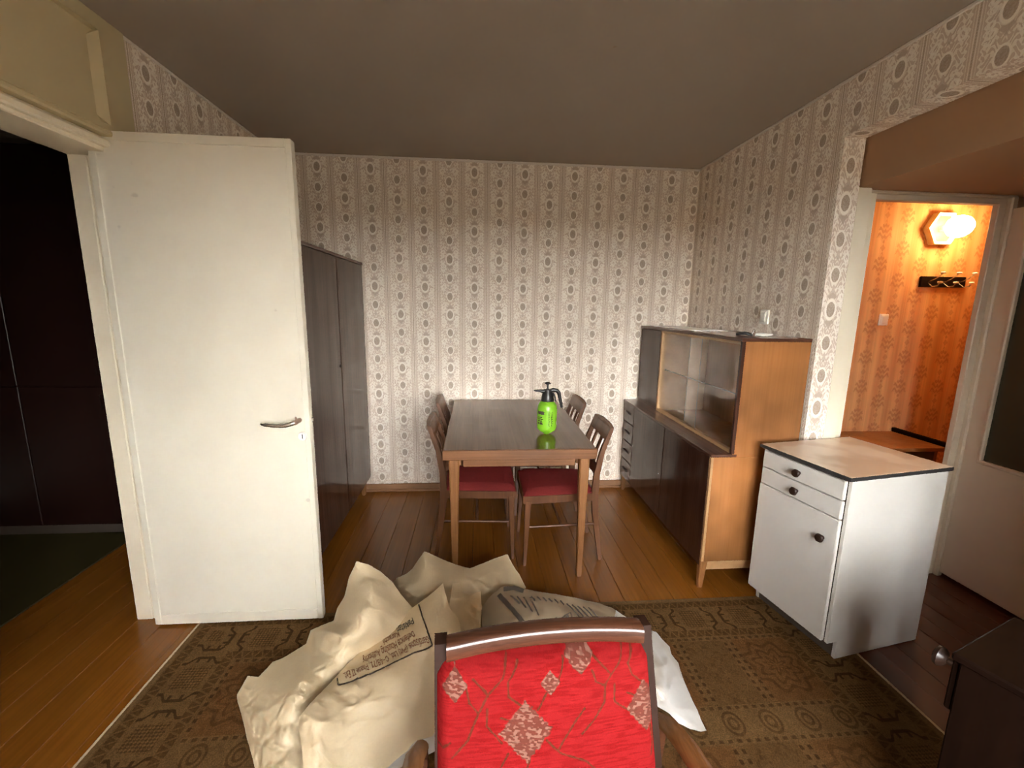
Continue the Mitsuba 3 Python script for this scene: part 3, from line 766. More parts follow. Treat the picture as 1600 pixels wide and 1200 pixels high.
marks = [curved(-1.25, -0.45, 0.128, 0.146)] + [curved(-1.2, -0.65 + 0.1 * (k % 2), 0.108 - 0.011 * k, 0.113 - 0.011 * k) for k in range(3)] + [curved(-0.95, -0.6, 0.068, 0.082), curved(-1.25, -1.08, 0.066, 0.083)]
marks += [curved(0.02, 0.05, 0.060, 0.142), curved(0.30, 0.33, 0.060, 0.142)] + [curved(0.33, 0.46, 0.062 + 0.013 * k, 0.065 + 0.013 * k) for k in range(7)] + [curved(0.05, 0.13, 0.062 + 0.013 * k, 0.065 + 0.013 * k) for k in range(7)]
obj("printed_label", cat(*marks), "black_ink", bd, label="black printed scale and label")
obj("badge", curved(1.0, 1.35, 0.062, 0.080), "white_plastic", bd)

# ------------------------------------------------------------------ sideboard
sb = thing("sideboard", "brown glossy sideboard with drawers and glass-fronted top unit by right wall", "sideboard")
bx0, bxu, sby0, sby1, sbz = 1.205, 1.310, 2.085, 3.425, 0.767
obj("lower_body", cat(box(bx0 + 0.018, XR - 0.025, sby0 + 0.004, sby1, 0.165, sbz - 0.018, 0.002)), "veneer", sb)
obj("end_panel", cat(box(bx0 + 0.012, XR - 0.024, sby0 - 0.014, sby0 + 0.004, 0.163, sbz - 0.016, 0.002), box(bxu + 0.004, XR - 0.024, sby0 - 0.014, sby0 + 0.004, sbz - 0.016, 1.350, 0.002)), "veneer", sb, label="orange-brown veneered end panel")
obj("counter", box(bx0 - 0.004, bxu + 0.03, sby0 - 0.016, sby1 + 0.004, sbz - 0.016, sbz, 0.003), "dark_lacquer_flat", sb)
obj("front_edge", box(bx0, bx0 + 0.014, sby0 - 0.014, sby0 + 0.004, 0.163, sbz - 0.016, 0.001), "veneer_pale", sb)
for k in range(4):
    z0 = 0.125 + 0.1575 * k
    dw = obj("drawer", box(bx0, bx0 + 0.018, 3.205, sby1, z0 + 0.003, z0 + 0.1545, 0.003), "dark_lacquer", sb)
    zc = z0 + 0.080
    obj("handle", hull((bx0 + 0.002, 3.27, zc - 0.012), (bx0 + 0.002, 3.365, zc - 0.012), (bx0 + 0.002, 3.27, zc + 0.010), (bx0 + 0.002, 3.365, zc + 0.010), (bx0 - 0.020, 3.28, zc + 0.006), (bx0 - 0.020, 3.355, zc + 0.006), (bx0 - 0.018, 3.28, zc + 0.011), (bx0 - 0.018, 3.355, zc + 0.011)), "brown_plastic", dw)
da = obj("door", box(bx0, bx0 + 0.018, 2.648, 3.200, 0.128, sbz - 0.018, 0.003), "dark_lacquer", sb)
obj("door", box(bx0, bx0 + 0.018, sby0 + 0.006, 2.642, 0.128, sbz - 0.018, 0.003), "dark_lacquer", sb)
obj("keyhole_plate", move(lathe([(0.0001, -0.003), (0.006, -0.003), (0.007, 0.001), (0.0001, 0.001)], 14, "x"), bx0, 2.69, 0.42), "chrome", da)
obj("base_rail", box(bx0 + 0.03, XR - 0.03, sby0 + 0.002, sby0 + 0.02, 0.105, 0.163, 0.002), "veneer_pale", sb)
obj("base_rail", box(bx0 + 0.03, bx0 + 0.05, sby0 + 0.02, sby1 - 0.02, 0.105, 0.163, 0.002), "veneer", sb)
for xx in (bx0 + 0.016, XR - 0.06):
    for yy in (sby0 + 0.012, sby1 - 0.03):
        obj("leg", quadbar((xx, yy, 0), (0.012, 0.012), (xx + 0.006, yy, 0.165), (0.021, 0.021)), "table_leg", sb)
# upper unit
obj("top_board", box(bxu - 0.006, XR - 0.022, sby0 - 0.016, sby1 + 0.004, 1.348, 1.366, 0.003), "dark_lacquer_flat", sb)
obj("back_panel", box(XR - 0.034, XR - 0.024, sby0 + 0.004, sby1, sbz, 1.348), "veneer", sb)
obj("upper_end_panel", box(bxu + 0.004, XR - 0.034, sby1 - 0.016, sby1, sbz, 1.348), "veneer", sb)
obj("partition", box(bxu, XR - 0.036, 3.030, 3.050, sbz, 1.348, 0.002), "veneer_pale", sb)
obj("interior_floor", box(bxu + 0.026, XR - 0.036, sby0 + 0.004, 3.03, sbz, sbz + 0.006), "veneer", sb)
obj("upper_door", box(bxu, bxu + 0.018, 3.054, sby1, sbz + 0.02, 1.345, 0.003), "dark_lacquer", sb)
obj("upper_plinth", box(bxu + 0.004, bxu + 0.02, 3.052, sby1, sbz, sbz + 0.02), "dark_lacquer_flat", sb)
obj("corner_edge", box(bxu - 0.002, bxu + 0.016, sby0 - 0.015, sby0 + 0.004, sbz, 1.35, 0.002), "dark_lacquer", sb)
for z0, z1 in ((sbz, sbz + 0.018), (1.333, 1.348)):
    obj("glass_track", cat(box(bxu + 0.001, bxu + 0.005, sby0 + 0.004, 3.03, z0, z1), box(bxu + 0.010, bxu + 0.014, sby0 + 0.004, 3.03, z0, z1), box(bxu + 0.020, bxu + 0.024, sby0 + 0.004, 3.03, z0, z1)), "veneer_pale", sb)
def sheet_x(x, y0, y1, z0, z1):
    return trimesh.Trimesh([(x, y0, z0), (x, y1, z0), (x, y1, z1), (x, y0, z1)], [(0, 1, 2), (0, 2, 3)], process=False)
ga = obj("glass_pane", sheet_x(bxu + 0.0075, sby0 + 0.006, 2.62, sbz + 0.006, 1.342), "glass_sheet", sb, label="sliding glass pane")
obj("pane_edge", box(bxu + 0.0065, bxu + 0.0085, 2.620, 2.6225, sbz + 0.018, 1.333), "pane_edge_glass", ga)
gb = obj("glass_pane", sheet_x(bxu + 0.0175, 2.50, 3.028, sbz + 0.006, 1.342), "glass_sheet", sb, label="sliding glass pane")
obj("pane_edge", box(bxu + 0.0165, bxu + 0.0185, 2.4975, 2.500, sbz + 0.018, 1.333), "pane_edge_glass", gb)
sh = trimesh.Trimesh([(bxu + 0.04, sby0 + 0.006, 1.07), (XR - 0.04, sby0 + 0.006, 1.07), (XR - 0.04, 3.028, 1.07), (bxu + 0.04, 3.028, 1.07)], [(0, 1, 2), (0, 2, 3)], process=False)
obj("glass_shelf", sh, "glass_sheet", sb)
obj("shelf_edge", box(bxu + 0.038, bxu + 0.041, sby0 + 0.006, 3.028, 1.0675, 1.0725), "door_glass", sb)

# on the sideboard
pp = thing("paper_sheet", "thin white sheet lying flat on the far end of the sideboard top", "sheet")
obj("sheet", rotz(box(1.36, 1.60, 2.72, 3.28, 1.3662, 1.3705, 0.001), 0.06, (1.48, 3.0, 0)), "paper_white", pp)
cb = thing("cable_bundle", "small bundle of dark cord with pale wire on the sideboard top", "cable")
wv = [(1.44 + 0.02 * math.sin(t * 2.3), 2.30 + 0.006 * math.cos(t * 5) - 0.016 * t, 1.373 + 0.004 * math.sin(t * 3)) for t in np.linspace(0, 6, 30)]
obj("cord", tube([(1.455 + 0.03 * math.cos(t), 2.30 + 0.045 * math.sin(t), 1.3745 + 0.003 * math.sin(2 * t)) for t in np.linspace(0, 5.6, 26)], 0.0075, 10), "black_plastic", cb, True)
obj("pale_wire", tube([(1.50 + 0.035 * math.cos(t), 2.20 + 0.04 * math.sin(t), 1.374 + 0.006 * (0.5 + 0.5 * math.sin(1.3 * t))) for t in np.linspace(0, 11, 44)], 0.0045, 8), "white_plastic", cb, True)
obj("plug_pin", tube([(1.47, 2.255, 1.375), (1.475, 2.25, 1.395)], 0.003, 8), "chrome", cb)
sw = thing("light_switch", "white square light switch on the patterned wall above the sideboard", "switch")
obj("plate", box(XR - 0.012, XR, 2.452, 2.528, 1.422, 1.506, 0.004), "white_plastic", sw)
obj("rocker", box(XR - 0.019, XR - 0.011, 2.468, 2.512, 1.436, 1.492, 0.004), "white_plastic", sw)

# ------------------------------------------------------------------ white kitchen cabinet, turned a little
kc = thing("kitchen_cabinet", "white kitchen cabinet with dark knobs, two drawers and worn beige top", "cabinet")
A = math.radians(-90 + 10.2)                        # local x runs along the front, from its far to its near corner; local y goes into the cabinet
O = np.array([1.428, 1.985, 0.005])
KM = np.eye(4)
ex = np.array([math.cos(A), math.sin(A), 0]); ey = np.array([-math.sin(A), math.cos(A), 0])
KM[:3, 0], KM[:3, 1], KM[:3, 3] = ex, ey, O
KW, KD, KH = 0.440, 0.540, 0.845
kx = lambda m: xf(m, KM)
obj("side_panel", kx(cat(box(KW - 0.016, KW, 0.0, KD, 0.085, KH - 0.018, 0.002), box(KW - 0.016, KW, 0.055, KD, 0, 0.09, 0.001))), "cabinet_white", kc)
obj("side_panel", kx(cat(box(0, 0.016, 0.0, KD, 0.085, KH - 0.018, 0.002), box(0, 0.016, 0.055, KD, 0, 0.09, 0.001))), "cabinet_white", kc)
obj("carcass", kx(box(0.016, KW - 0.016, 0.004, KD, 0.085, KH - 0.018)), "toe_dark", kc)
obj("toe_kick", kx(box(0.016, KW - 0.016, 0.06, 0.075, 0, 0.085)), "toe_dark", kc)
kt = obj("counter_top", kx(box(-0.010, KW + 0.010, -0.024, KD + 0.01, KH - 0.016, KH, 0.002)), "black_edge", kc)
obj("worn_surface", kx(box(-0.006, KW + 0.006, -0.020, KD + 0.006, KH - 0.004, KH + 0.0012, 0.0006)), "cabinet_top", kt, label="worn beige laminate surface")
knob = lathe([(0.0001, 0), (0.008, 0), (0.008, 0.010), (0.015, 0.014), (0.019, 0.022), (0.016, 0.029), (0.006, 0.031), (0.0001, 0.031)], 24, "y")
knob.apply_transform(trimesh.transformations.rotation_matrix(math.pi, [1, 0, 0]))
rows = [(KH - 0.108, KH - 0.026), (KH - 0.192, KH - 0.113)]
for z0, z1 in rows:
    dw = obj("drawer", kx(box(0.012, KW - 0.018, -0.016, 0.002, z0, z1, 0.003)), "cabinet_white", kc)
    obj("knob", kx(move(knob, 0.215, -0.015, (z0 + z1) / 2)), "brown_plastic", dw, 40)
kd = obj("door", kx(box(0.008, KW - 0.018, -0.016, 0.002, 0.088, KH - 0.197, 0.003)), "cabinet_white", kc)
obj("knob", kx(move(knob, KW - 0.075, -0.015, KH - 0.30)), "brown_plastic", kd, 40)

# ------------------------------------------------------------------ carpet
cp = thing("carpet", "brown and beige oriental patterned carpet on the painted floor", "carpet")
obj("pile", box(CX0, CX1, CY0, CY1, 0.0002, 0.005, 0.002), "carpet_wool", cp)
obj("binding", box(CX1 - 0.002, CX1 + 0.012, CY0, CY1, 0.0002, 0.0048, 0.002), "carpet_binding", cp)
obj("binding", box(CX0 - 0.010, CX0 + 0.002, CY0, CY1, 0.0002, 0.0048, 0.002), "carpet_binding", cp)

# ------------------------------------------------------------------ hall: wall lamp, coat rack, switch, corner shelf
lamp = thing("wall_lamp", "lit oval glass wall lamp on hexagonal base in the hall", "lamp")
LX, LZ = 3.165, 2.066
hexa = [(math.cos(a), math.sin(a)) for a in np.arange(6) * math.pi / 3]
ring_out = Polygon([(0.118 * c, 0.118 * s) for c, s in hexa]); ring_in = Polygon([(0.098 * c, 0.098 * s) for c, s in hexa])
def on_wall(poly, d0, d1):
    m = extr(poly, 0, d1 - d0)
    m.apply_transform(trimesh.transformations.rotation_matrix(math.pi / 2, [1, 0, 0]))
    return move(m, LX, YH - d0, LZ)
obj("base_rim", on_wall(ring_out.difference(ring_in), 0.0, 0.045), "cream_enamel", lamp)
obj("base_plate", on_wall(ring_in.buffer(0.002), 0.0, 0.022), "baseboard_paint", lamp)
obj("stem", tube([(LX, YH - 0.02, LZ), (LX + 0.005, YH - 0.09, LZ)], 0.022, 16), "cream_enamel", lamp, 40)
shade = lathe([(0.0001, -0.075), (0.035, -0.068), (0.058, -0.045), (0.070, -0.015), (0.072, 0.012), (0.062, 0.040), (0.040, 0.060), (0.0001, 0.068)], 40, "y")
key = obj("glass_shade", move(shade, LX + 0.010, YH - 0.125, LZ), "white_plastic", lamp, True, label="glowing glass shade")
scene[key]["emitter"] = {"type": "area", "radiance": rgb((0.34, 0.20, 0.085))}
LAMP_KEY = key
for w in np.arange(24) * math.pi / 12:
    pass

rk = thing("coat_rack", "dark wooden coat rack with pale knobbed hooks in the hall", "coat rack")
RX0, RX1, RZ = 3.085, 3.425, 1.715
obj("backboard", box(RX0, RX1, YH - 0.018, YH, RZ - 0.036, RZ + 0.036, 0.003), "dark_furniture", rk)
for i in range(3):
    hx = RX0 + 0.055 + i * 0.118
    hk = obj("hook", cat(tube([(hx, YH - 0.016, RZ - 0.01), (hx, YH - 0.05, RZ - 0.035), (hx, YH - 0.085, RZ - 0.03), (hx, YH - 0.095, RZ - 0.012)], 0.0035, 8),
                         tube([(hx, YH - 0.018, RZ), (hx, YH - 0.07, RZ + 0.02), (hx, YH - 0.105, RZ + 0.05)], 0.0035, 8)), "chrome", rk, True)
    for dy, dz in ((-0.097, -0.008), (-0.108, 0.055)):
        obj("knob", move(lathe([(0.0001, -0.008), (0.013, -0.006), (0.016, 0.0), (0.012, 0.006), (0.0001, 0.008)], 18), hx, YH + dy, RZ + dz), "white_plastic", hk, True)
hs = thing("hall_switch", "small white switch on the orange papered hall wall", "switch")
obj("plate", box(2.825, 2.895, YH - 0.012, YH, 1.408, 1.488, 0.004), "white_plastic", hs)
obj("rocker", box(2.838, 2.882, YH - 0.018, YH - 0.011, 1.420, 1.476, 0.003), "white_plastic", hs)
cs = thing("hall_shelf", "small brown wooden stand with raised end edge in the hall behind the white cabinet", "shelf")
obj("board", box(2.40, 3.085, 2.525, YH - 0.001, 0.605, 0.632, 0.003), "veneer", cs)
obj("end_edge", box(3.068, 3.090, 2.52, YH - 0.001, 0.605, 0.662, 0.003), "dark_furniture", cs, label="raised dark end edge")
obj("support", box(2.45, 2.475, 2.56, YH - 0.002, 0, 0.605, 0.002), "veneer", cs)
obj("support", box(3.03, 3.055, 2.56, YH - 0.002, 0, 0.605, 0.002), "veneer", cs)

# ------------------------------------------------------------------ glazed door folded back along the passage
gd = struct("door_2", cat(box(2.668, 2.705, 1.25, 1.36, 0.03, 2.02), box(2.668, 2.705, 2.035, 2.115, 0.03, 2.02), box(2.668, 2.705, 1.36, 2.035, 0.03, 0.72), box(2.668, 2.705, 1.36, 2.035, 1.86, 2.02)), "hall_door_paint", "beige glazed door standing open along the passage")
obj("glass_pane", box(2.685, 2.690, 1.355, 2.04, 0.715, 1.865), "door_glass", gd, label="dark glass pane")
for y0, y1, z0, z1 in ((1.36, 2.035, 0.715, 0.735), (1.36, 2.035, 1.845, 1.865), (2.018, 2.038, 0.715, 1.865), (1.356, 1.376, 0.715, 1.865)):
    obj("glazing_bead", box(2.660, 2.686, y0, y1, z0, z1, 0.005), "hall_door_paint", gd)

# ------------------------------------------------------------------ dark cabinet at the right, near the viewer
dc = thing("dark_cabinet", "dark brown wooden cabinet with round knob at the lower right", "cabinet")
DM = np.eye(4)
DM[:3, 0], DM[:3, 1], DM[:3, 3] = [0.944, 0.33, 0], [-0.33, 0.944, 0], [1.205, 0.885, 0.005]      # local x along its far side, y outwards from it
dm = lambda m: xf(m, DM)
obj("body", dm(box(0.012, 0.33, -0.35, -0.012, 0.10, 0.63, 0.004)), "dark_furniture", dc)
obj("top_board", dm(box(0, 0.342, -0.362, 0.002, 0.63, 0.652, 0.005)), "dark_furniture", dc)
dr1 = obj("drawer", dm(box(0.02, 0.325, -0.012, 0.004, 0.48, 0.62, 0.004)), "dark_furniture", dc)
big = lathe([(0.0001, 0), (0.010, 0), (0.010, 0.012), (0.020, 0.017), (0.027, 0.027), (0.024, 0.036), (0.010, 0.041), (0.0001, 0.042)], 28, "y")
obj("knob", dm(move(big, 0.030, 0.003, 0.606)), "brown_plastic", dr1, 40)
for xx in (0.03, 0.31):
    for yy in (-0.035, -0.33):
        obj("leg", dm(quadbar((xx, yy, 0), (0.016, 0.016), (xx, yy, 0.105), (0.022, 0.022))), "dark_furniture", dc)

# ------------------------------------------------------------------ woven sacks on the carpet: each a creased sheet given by points of its surface
BAGS = {
    "B": ([(5.57, 8.77), (5.76, 8.82), (5.95, 8.93), (6.12, 9.08), (6.3, 9.32), (6.45, 9.5), (6.25, 9.85), (5.9, 10.1), (5.6, 10.32), (5.3, 10.65), (5.15, 11.1), (5.0, 11.6), (4.9, 12.15), (4.8, 12.62), (4.0, 12.62), (3.98, 12.0), (3.86, 11.55), (3.71, 10.96), (3.7, 10.85), (3.87, 10.56), (4.04, 10.58), (4.26, 10.34), (4.42, 10.28), (4.78, 10.06), (4.85, 9.85), (5.05, 9.76), (5.21, 9.7), (5.27, 9.5), (5.38, 9.32), (5.45, 9.02)],
          [(5.57, 8.77, -0.523, 1.792, 0.4), (5.76, 8.82, -0.471, 1.789, 0.385), (5.95, 8.93, -0.416, 1.772, 0.36), (6.12, 9.08, -0.366, 1.746, 0.33), (6.45, 9.5, -0.272, 1.701, 0.23), (6.25, 9.85, -0.311, 1.609, 0.2), (5.9, 10.1, -0.392, 1.563, 0.17), (5.6, 10.32, -0.459, 1.53, 0.14), (5.3, 10.65, -0.514, 1.467, 0.11), (5.15, 11.1, -0.521, 1.377, 0.08), (4.9, 12.15, -0.506, 1.173, 0.05), (4.8, 12.62, -0.501, 1.104, 0.03), (4.0, 12.62, -0.656, 1.121, 0.02), (3.98, 12.0, -0.719, 1.244, 0.015), (3.86, 11.55, -0.793, 1.345, 0.015), (3.71, 10.96, -0.907, 1.505, 0.01), (3.7, 10.85, -0.919, 1.526, 0.02), (3.87, 10.56, -0.897, 1.569, 0.06), (4.04, 10.58, -0.846, 1.55, 0.07), (4.26, 10.34, -0.831, 1.634, 0.06), (4.42, 10.28, -0.798, 1.652, 0.06), (4.78, 10.06, -0.738, 1.737, 0.05), (4.85, 9.85, -0.738, 1.793, 0.07), (5.05, 9.76, -0.689, 1.813, 0.08), (5.21, 9.7, -0.642, 1.81, 0.1), (5.27, 9.5, -0.624, 1.814, 0.16), (5.38, 9.32, -0.588, 1.809, 0.22), (5.45, 9.02, -0.561, 1.799, 0.32), (5.75, 9.25, -0.438, 1.635, 0.36), (5.9, 9.55, -0.387, 1.571, 0.32), (5.6, 9.6, -0.453, 1.544, 0.33), (5.45, 9.9, -0.485, 1.517, 0.27), (5.2, 10.05, -0.56, 1.555, 0.2), (4.95, 10.15, -0.633, 1.584, 0.15), (6.0, 9.75, -0.366, 1.574, 0.26), (5.6, 10.1, -0.456, 1.533, 0.2), (5.1, 10.4, -0.548, 1.446, 0.2), (4.7, 10.6, -0.619, 1.394, 0.2), (4.4, 10.6, -0.718, 1.463, 0.14), (4.2, 11.0, -0.721, 1.367, 0.13), (4.6, 11.0, -0.601, 1.292, 0.2), (4.5, 11.5, -0.606, 1.244, 0.13), (4.2, 11.7, -0.667, 1.24, 0.09), (4.8, 11.5, -0.565, 1.285, 0.08), (4.65, 11.5, -0.588, 1.269, 0.1), (4.7, 11.1, -0.588, 1.305, 0.16), (4.7, 10.9, -0.589, 1.315, 0.2), (4.45, 11.25, -0.631, 1.283, 0.15), (4.3, 11.5, -0.659, 1.269, 0.105), (5.2, 9.9, -0.561, 1.564, 0.235), (5.05, 10.15, -0.602, 1.565, 0.165), (5.35, 10.05, -0.509, 1.511, 0.235), (4.4, 12.2, -0.584, 1.138, 0.09), (5.0, 10.7, -0.555, 1.394, 0.17), (4.0, 10.9, -0.805, 1.446, 0.08)]),
    "A": ([(6.92, 9.11), (6.97, 9.3), (7.04, 9.52), (7.16, 9.66), (7.24, 10.0), (7.15, 10.5), (7.0, 11.1), (6.76, 11.5), (6.55, 11.6), (6.25, 11.82), (6.05, 12.0), (5.85, 12.62), (4.82, 12.62), (4.74, 12.0), (4.67, 11.4), (4.67, 11.21), (4.8, 11.04), (4.95, 10.88), (5.15, 10.68), (5.4, 10.4), (5.75, 10.05), (6.1, 9.78), (6.4, 9.52), (6.6, 9.38), (6.78, 9.24)],
          [(6.92, 9.11, -0.137, 1.618, 0.4), (6.97, 9.3, -0.121, 1.569, 0.38), (7.04, 9.52, -0.101, 1.526, 0.35), (7.16, 9.66, -0.07, 1.5, 0.33), (7.24, 10.0, -0.05, 1.447, 0.28), (7.15, 10.5, -0.069, 1.388, 0.2), (7.0, 11.1, -0.101, 1.331, 0.1), (6.76, 11.5, -0.15, 1.284, 0.05), (6.55, 11.6, -0.195, 1.273, 0.04), (6.25, 11.82, -0.253, 1.238, 0.03), (6.05, 12.0, -0.288, 1.203, 0.03), (5.85, 12.62, -0.306, 1.101, 0.015), (4.82, 12.62, -0.474, 1.051, 0.1), (4.74, 12.0, -0.506, 1.109, 0.165), (4.67, 11.4, -0.549, 1.195, 0.205), (4.67, 11.21, -0.558, 1.223, 0.22), (4.8, 11.04, -0.544, 1.255, 0.225), (4.95, 10.88, -0.529, 1.297, 0.22), (5.15, 10.68, -0.523, 1.398, 0.17), (5.4, 10.4, -0.491, 1.48, 0.165), (5.75, 10.05, -0.433, 1.582, 0.17), (6.1, 9.78, -0.355, 1.637, 0.2), (6.4, 9.52, -0.283, 1.687, 0.235), (6.6, 9.38, -0.226, 1.667, 0.29), (6.78, 9.24, -0.175, 1.638, 0.35), (6.8, 9.6, -0.158, 1.507, 0.345), (6.6, 9.85, -0.204, 1.481, 0.3), (6.4, 10.1, -0.246, 1.439, 0.27), (6.9, 10.0, -0.128, 1.428, 0.3), (6.7, 10.4, -0.17, 1.379, 0.24), (6.3, 10.5, -0.256, 1.357, 0.24), (5.9, 10.5, -0.349, 1.379, 0.225), (5.6, 10.8, -0.4, 1.318, 0.21), (5.2, 11.0, -0.473, 1.279, 0.205), (4.9, 11.3, -0.499, 1.186, 0.235), (4.8, 11.25, -0.523, 1.198, 0.235), (4.82, 11.6, -0.504, 1.152, 0.205), (5.0, 11.8, -0.463, 1.127, 0.185), (5.4, 11.5, -0.41, 1.196, 0.17), (5.8, 11.1, -0.346, 1.262, 0.19), (6.3, 11.0, -0.249, 1.298, 0.17), (6.6, 11.1, -0.187, 1.313, 0.125), (6.2, 11.4, -0.265, 1.261, 0.11), (5.8, 11.7, -0.337, 1.21, 0.1), (5.4, 12.1, -0.399, 1.144, 0.09), (6.0, 10.2, -0.347, 1.477, 0.215), (7.0, 10.5, -0.103, 1.39, 0.2)]),
    "C": ([(6.63, 8.61), (6.7, 8.64), (6.9, 8.73), (7.12, 8.82), (7.34, 8.88), (7.52, 8.81), (7.72, 8.73), (7.89, 8.67), (7.93, 8.66), (8.0, 8.8), (8.12, 8.98), (8.22, 9.18), (8.1, 9.3), (7.9, 9.4), (7.7, 9.5), (7.58, 9.75), (7.52, 10.0), (7.35, 10.1), (7.0, 10.1), (6.65, 9.9), (6.4, 9.65), (6.22, 9.35), (6.12, 9.12), (6.2, 9.03), (6.34, 8.97), (6.44, 8.89), (6.54, 8.74)],
          [(6.63, 8.61, -0.258, 2.009, 0.31), (6.7, 8.64, -0.234, 1.991, 0.31), (6.9, 8.73, -0.171, 1.97, 0.29), (7.12, 8.82, -0.103, 1.965, 0.26), (7.34, 8.88, -0.035, 1.968, 0.235), (7.52, 8.81, 0.022, 2.027, 0.22), (7.72, 8.73, 0.089, 2.085, 0.21), (7.89, 8.67, 0.149, 2.134, 0.2), (7.93, 8.66, 0.165, 2.156, 0.19), (8.0, 8.8, 0.186, 2.118, 0.16), (8.12, 8.98, 0.225, 2.09, 0.11), (8.22, 9.18, 0.255, 2.039, 0.07), (8.1, 9.3, 0.208, 1.966, 0.08), (7.9, 9.4, 0.137, 1.868, 0.12), (7.7, 9.5, 0.075, 1.853, 0.1), (7.58, 9.75, 0.038, 1.799, 0.06), (7.52, 10.0, 0.02, 1.737, 0.03), (7.35, 10.1, -0.028, 1.702, 0.03), (7.0, 10.1, -0.126, 1.708, 0.03), (6.65, 9.9, -0.229, 1.767, 0.05), (6.4, 9.65, -0.303, 1.798, 0.11), (6.22, 9.35, -0.37, 1.893, 0.14), (6.12, 9.12, -0.412, 1.963, 0.17), (6.2, 9.03, -0.392, 1.993, 0.18), (6.34, 8.97, -0.348, 1.992, 0.2), (6.44, 8.89, -0.313, 1.971, 0.24), (6.54, 8.74, -0.284, 1.987, 0.28), (6.65, 8.8, -0.24, 1.904, 0.31), (6.9, 8.95, -0.162, 1.855, 0.29), (7.2, 9.05, -0.073, 1.839, 0.265), (7.5, 9.0, 0.015, 1.918, 0.225), (7.8, 8.9, 0.113, 2.011, 0.195), (6.45, 9.1, -0.296, 1.872, 0.235), (6.7, 9.25, -0.212, 1.776, 0.25), (7.0, 9.3, -0.131, 1.819, 0.2), (7.4, 9.3, -0.015, 1.868, 0.16), (7.7, 9.18, 0.076, 1.884, 0.185), (7.2, 9.6, -0.074, 1.818, 0.1), (7.45, 9.7, 0.0, 1.797, 0.08), (6.9, 9.65, -0.161, 1.815, 0.09), (7.95, 9.05, 0.162, 2.011, 0.14)]),
    "F": ([(7.07, 9.12), (7.18, 9.1), (7.22, 9.26), (7.36, 9.3), (7.51, 9.24), (7.53, 9.5), (7.51, 9.85), (7.52, 10.1), (7.15, 10.15), (7.02, 9.85), (7.0, 9.55)],
          [(7.07, 9.12, -0.103, 1.699, 0.34), (7.18, 9.1, -0.074, 1.713, 0.335), (7.22, 9.26, -0.063, 1.693, 0.3), (7.36, 9.3, -0.025, 1.695, 0.285), (7.51, 9.24, 0.017, 1.711, 0.29), (7.53, 9.5, 0.022, 1.658, 0.25), (7.51, 9.85, 0.016, 1.589, 0.2), (7.52, 10.1, 0.018, 1.561, 0.15), (7.15, 10.15, -0.073, 1.493, 0.2), (7.02, 9.85, -0.107, 1.524, 0.26), (7.0, 9.55, -0.115, 1.581, 0.3), (7.18, 9.4, -0.071, 1.623, 0.31), (7.08, 9.35, -0.096, 1.61, 0.335), (7.28, 9.5, -0.045, 1.655, 0.255), (7.18, 9.8, -0.067, 1.532, 0.265), (7.35, 9.6, -0.027, 1.654, 0.225), (7.45, 9.5, 0.0, 1.633, 0.27), (7.35, 9.95, -0.026, 1.58, 0.18)]),
    "D": ([(7.52, 9.52), (7.6, 9.38), (7.72, 9.26), (7.85, 9.16), (8.06, 9.16), (8.3, 9.22), (8.68, 9.28), (9.0, 9.34), (9.35, 9.42), (9.58, 9.5), (9.75, 9.66), (9.85, 9.9), (9.8, 10.3), (9.3, 10.6), (8.5, 10.7), (7.8, 10.5), (7.52, 10.1)],
          [(7.52, 9.52, 0.02, 1.768, 0.16), (7.6, 9.38, 0.044, 1.794, 0.185), (7.72, 9.26, 0.08, 1.832, 0.195), (7.85, 9.16, 0.122, 1.884, 0.19), (8.06, 9.16, 0.19, 1.923, 0.16), (8.3, 9.22, 0.267, 1.932, 0.13), (8.68, 9.28, 0.39, 1.938, 0.1), (9.0, 9.34, 0.496, 1.944, 0.07), (9.35, 9.42, 0.61, 1.939, 0.04), (9.58, 9.5, 0.682, 1.923, 0.02), (9.75, 9.66, 0.713, 1.848, 0.02), (9.85, 9.9, 0.709, 1.746, 0.02), (9.8, 10.3, 0.646, 1.606, 0.015), (9.3, 10.6, 0.482, 1.517, 0.015), (8.5, 10.7, 0.268, 1.495, 0.02), (7.8, 10.5, 0.092, 1.558, 0.03), (7.52, 10.1, 0.019, 1.665, 0.06), (7.75, 9.6, 0.083, 1.699, 0.185), (8.0, 9.45, 0.154, 1.717, 0.215), (8.3, 9.55, 0.235, 1.684, 0.205), (8.7, 9.6, 0.352, 1.703, 0.17), (9.1, 9.65, 0.477, 1.739, 0.12), (9.45, 9.68, 0.594, 1.776, 0.075), (8.0, 9.9, 0.147, 1.612, 0.16), (8.5, 10.0, 0.279, 1.592, 0.14), (9.0, 10.0, 0.421, 1.618, 0.11), (9.4, 10.0, 0.545, 1.658, 0.07), (7.9, 10.2, 0.119, 1.589, 0.09), (8.6, 10.35, 0.301, 1.55, 0.07)]),
    "G": ([(9.62, 9.53), (9.72, 9.6), (9.84, 9.67), (9.92, 9.78), (10.1, 9.82), (10.26, 9.88), (10.34, 9.98), (10.46, 10.1), (10.49, 10.22), (10.6, 10.36), (10.66, 10.56), (10.78, 10.84), (10.9, 11.1), (11.04, 11.41), (10.95, 11.43), (10.78, 11.39), (10.6, 11.3), (10.46, 11.15), (10.28, 11.05), (10.05, 10.95), (9.7, 10.6), (9.5, 10.0)],
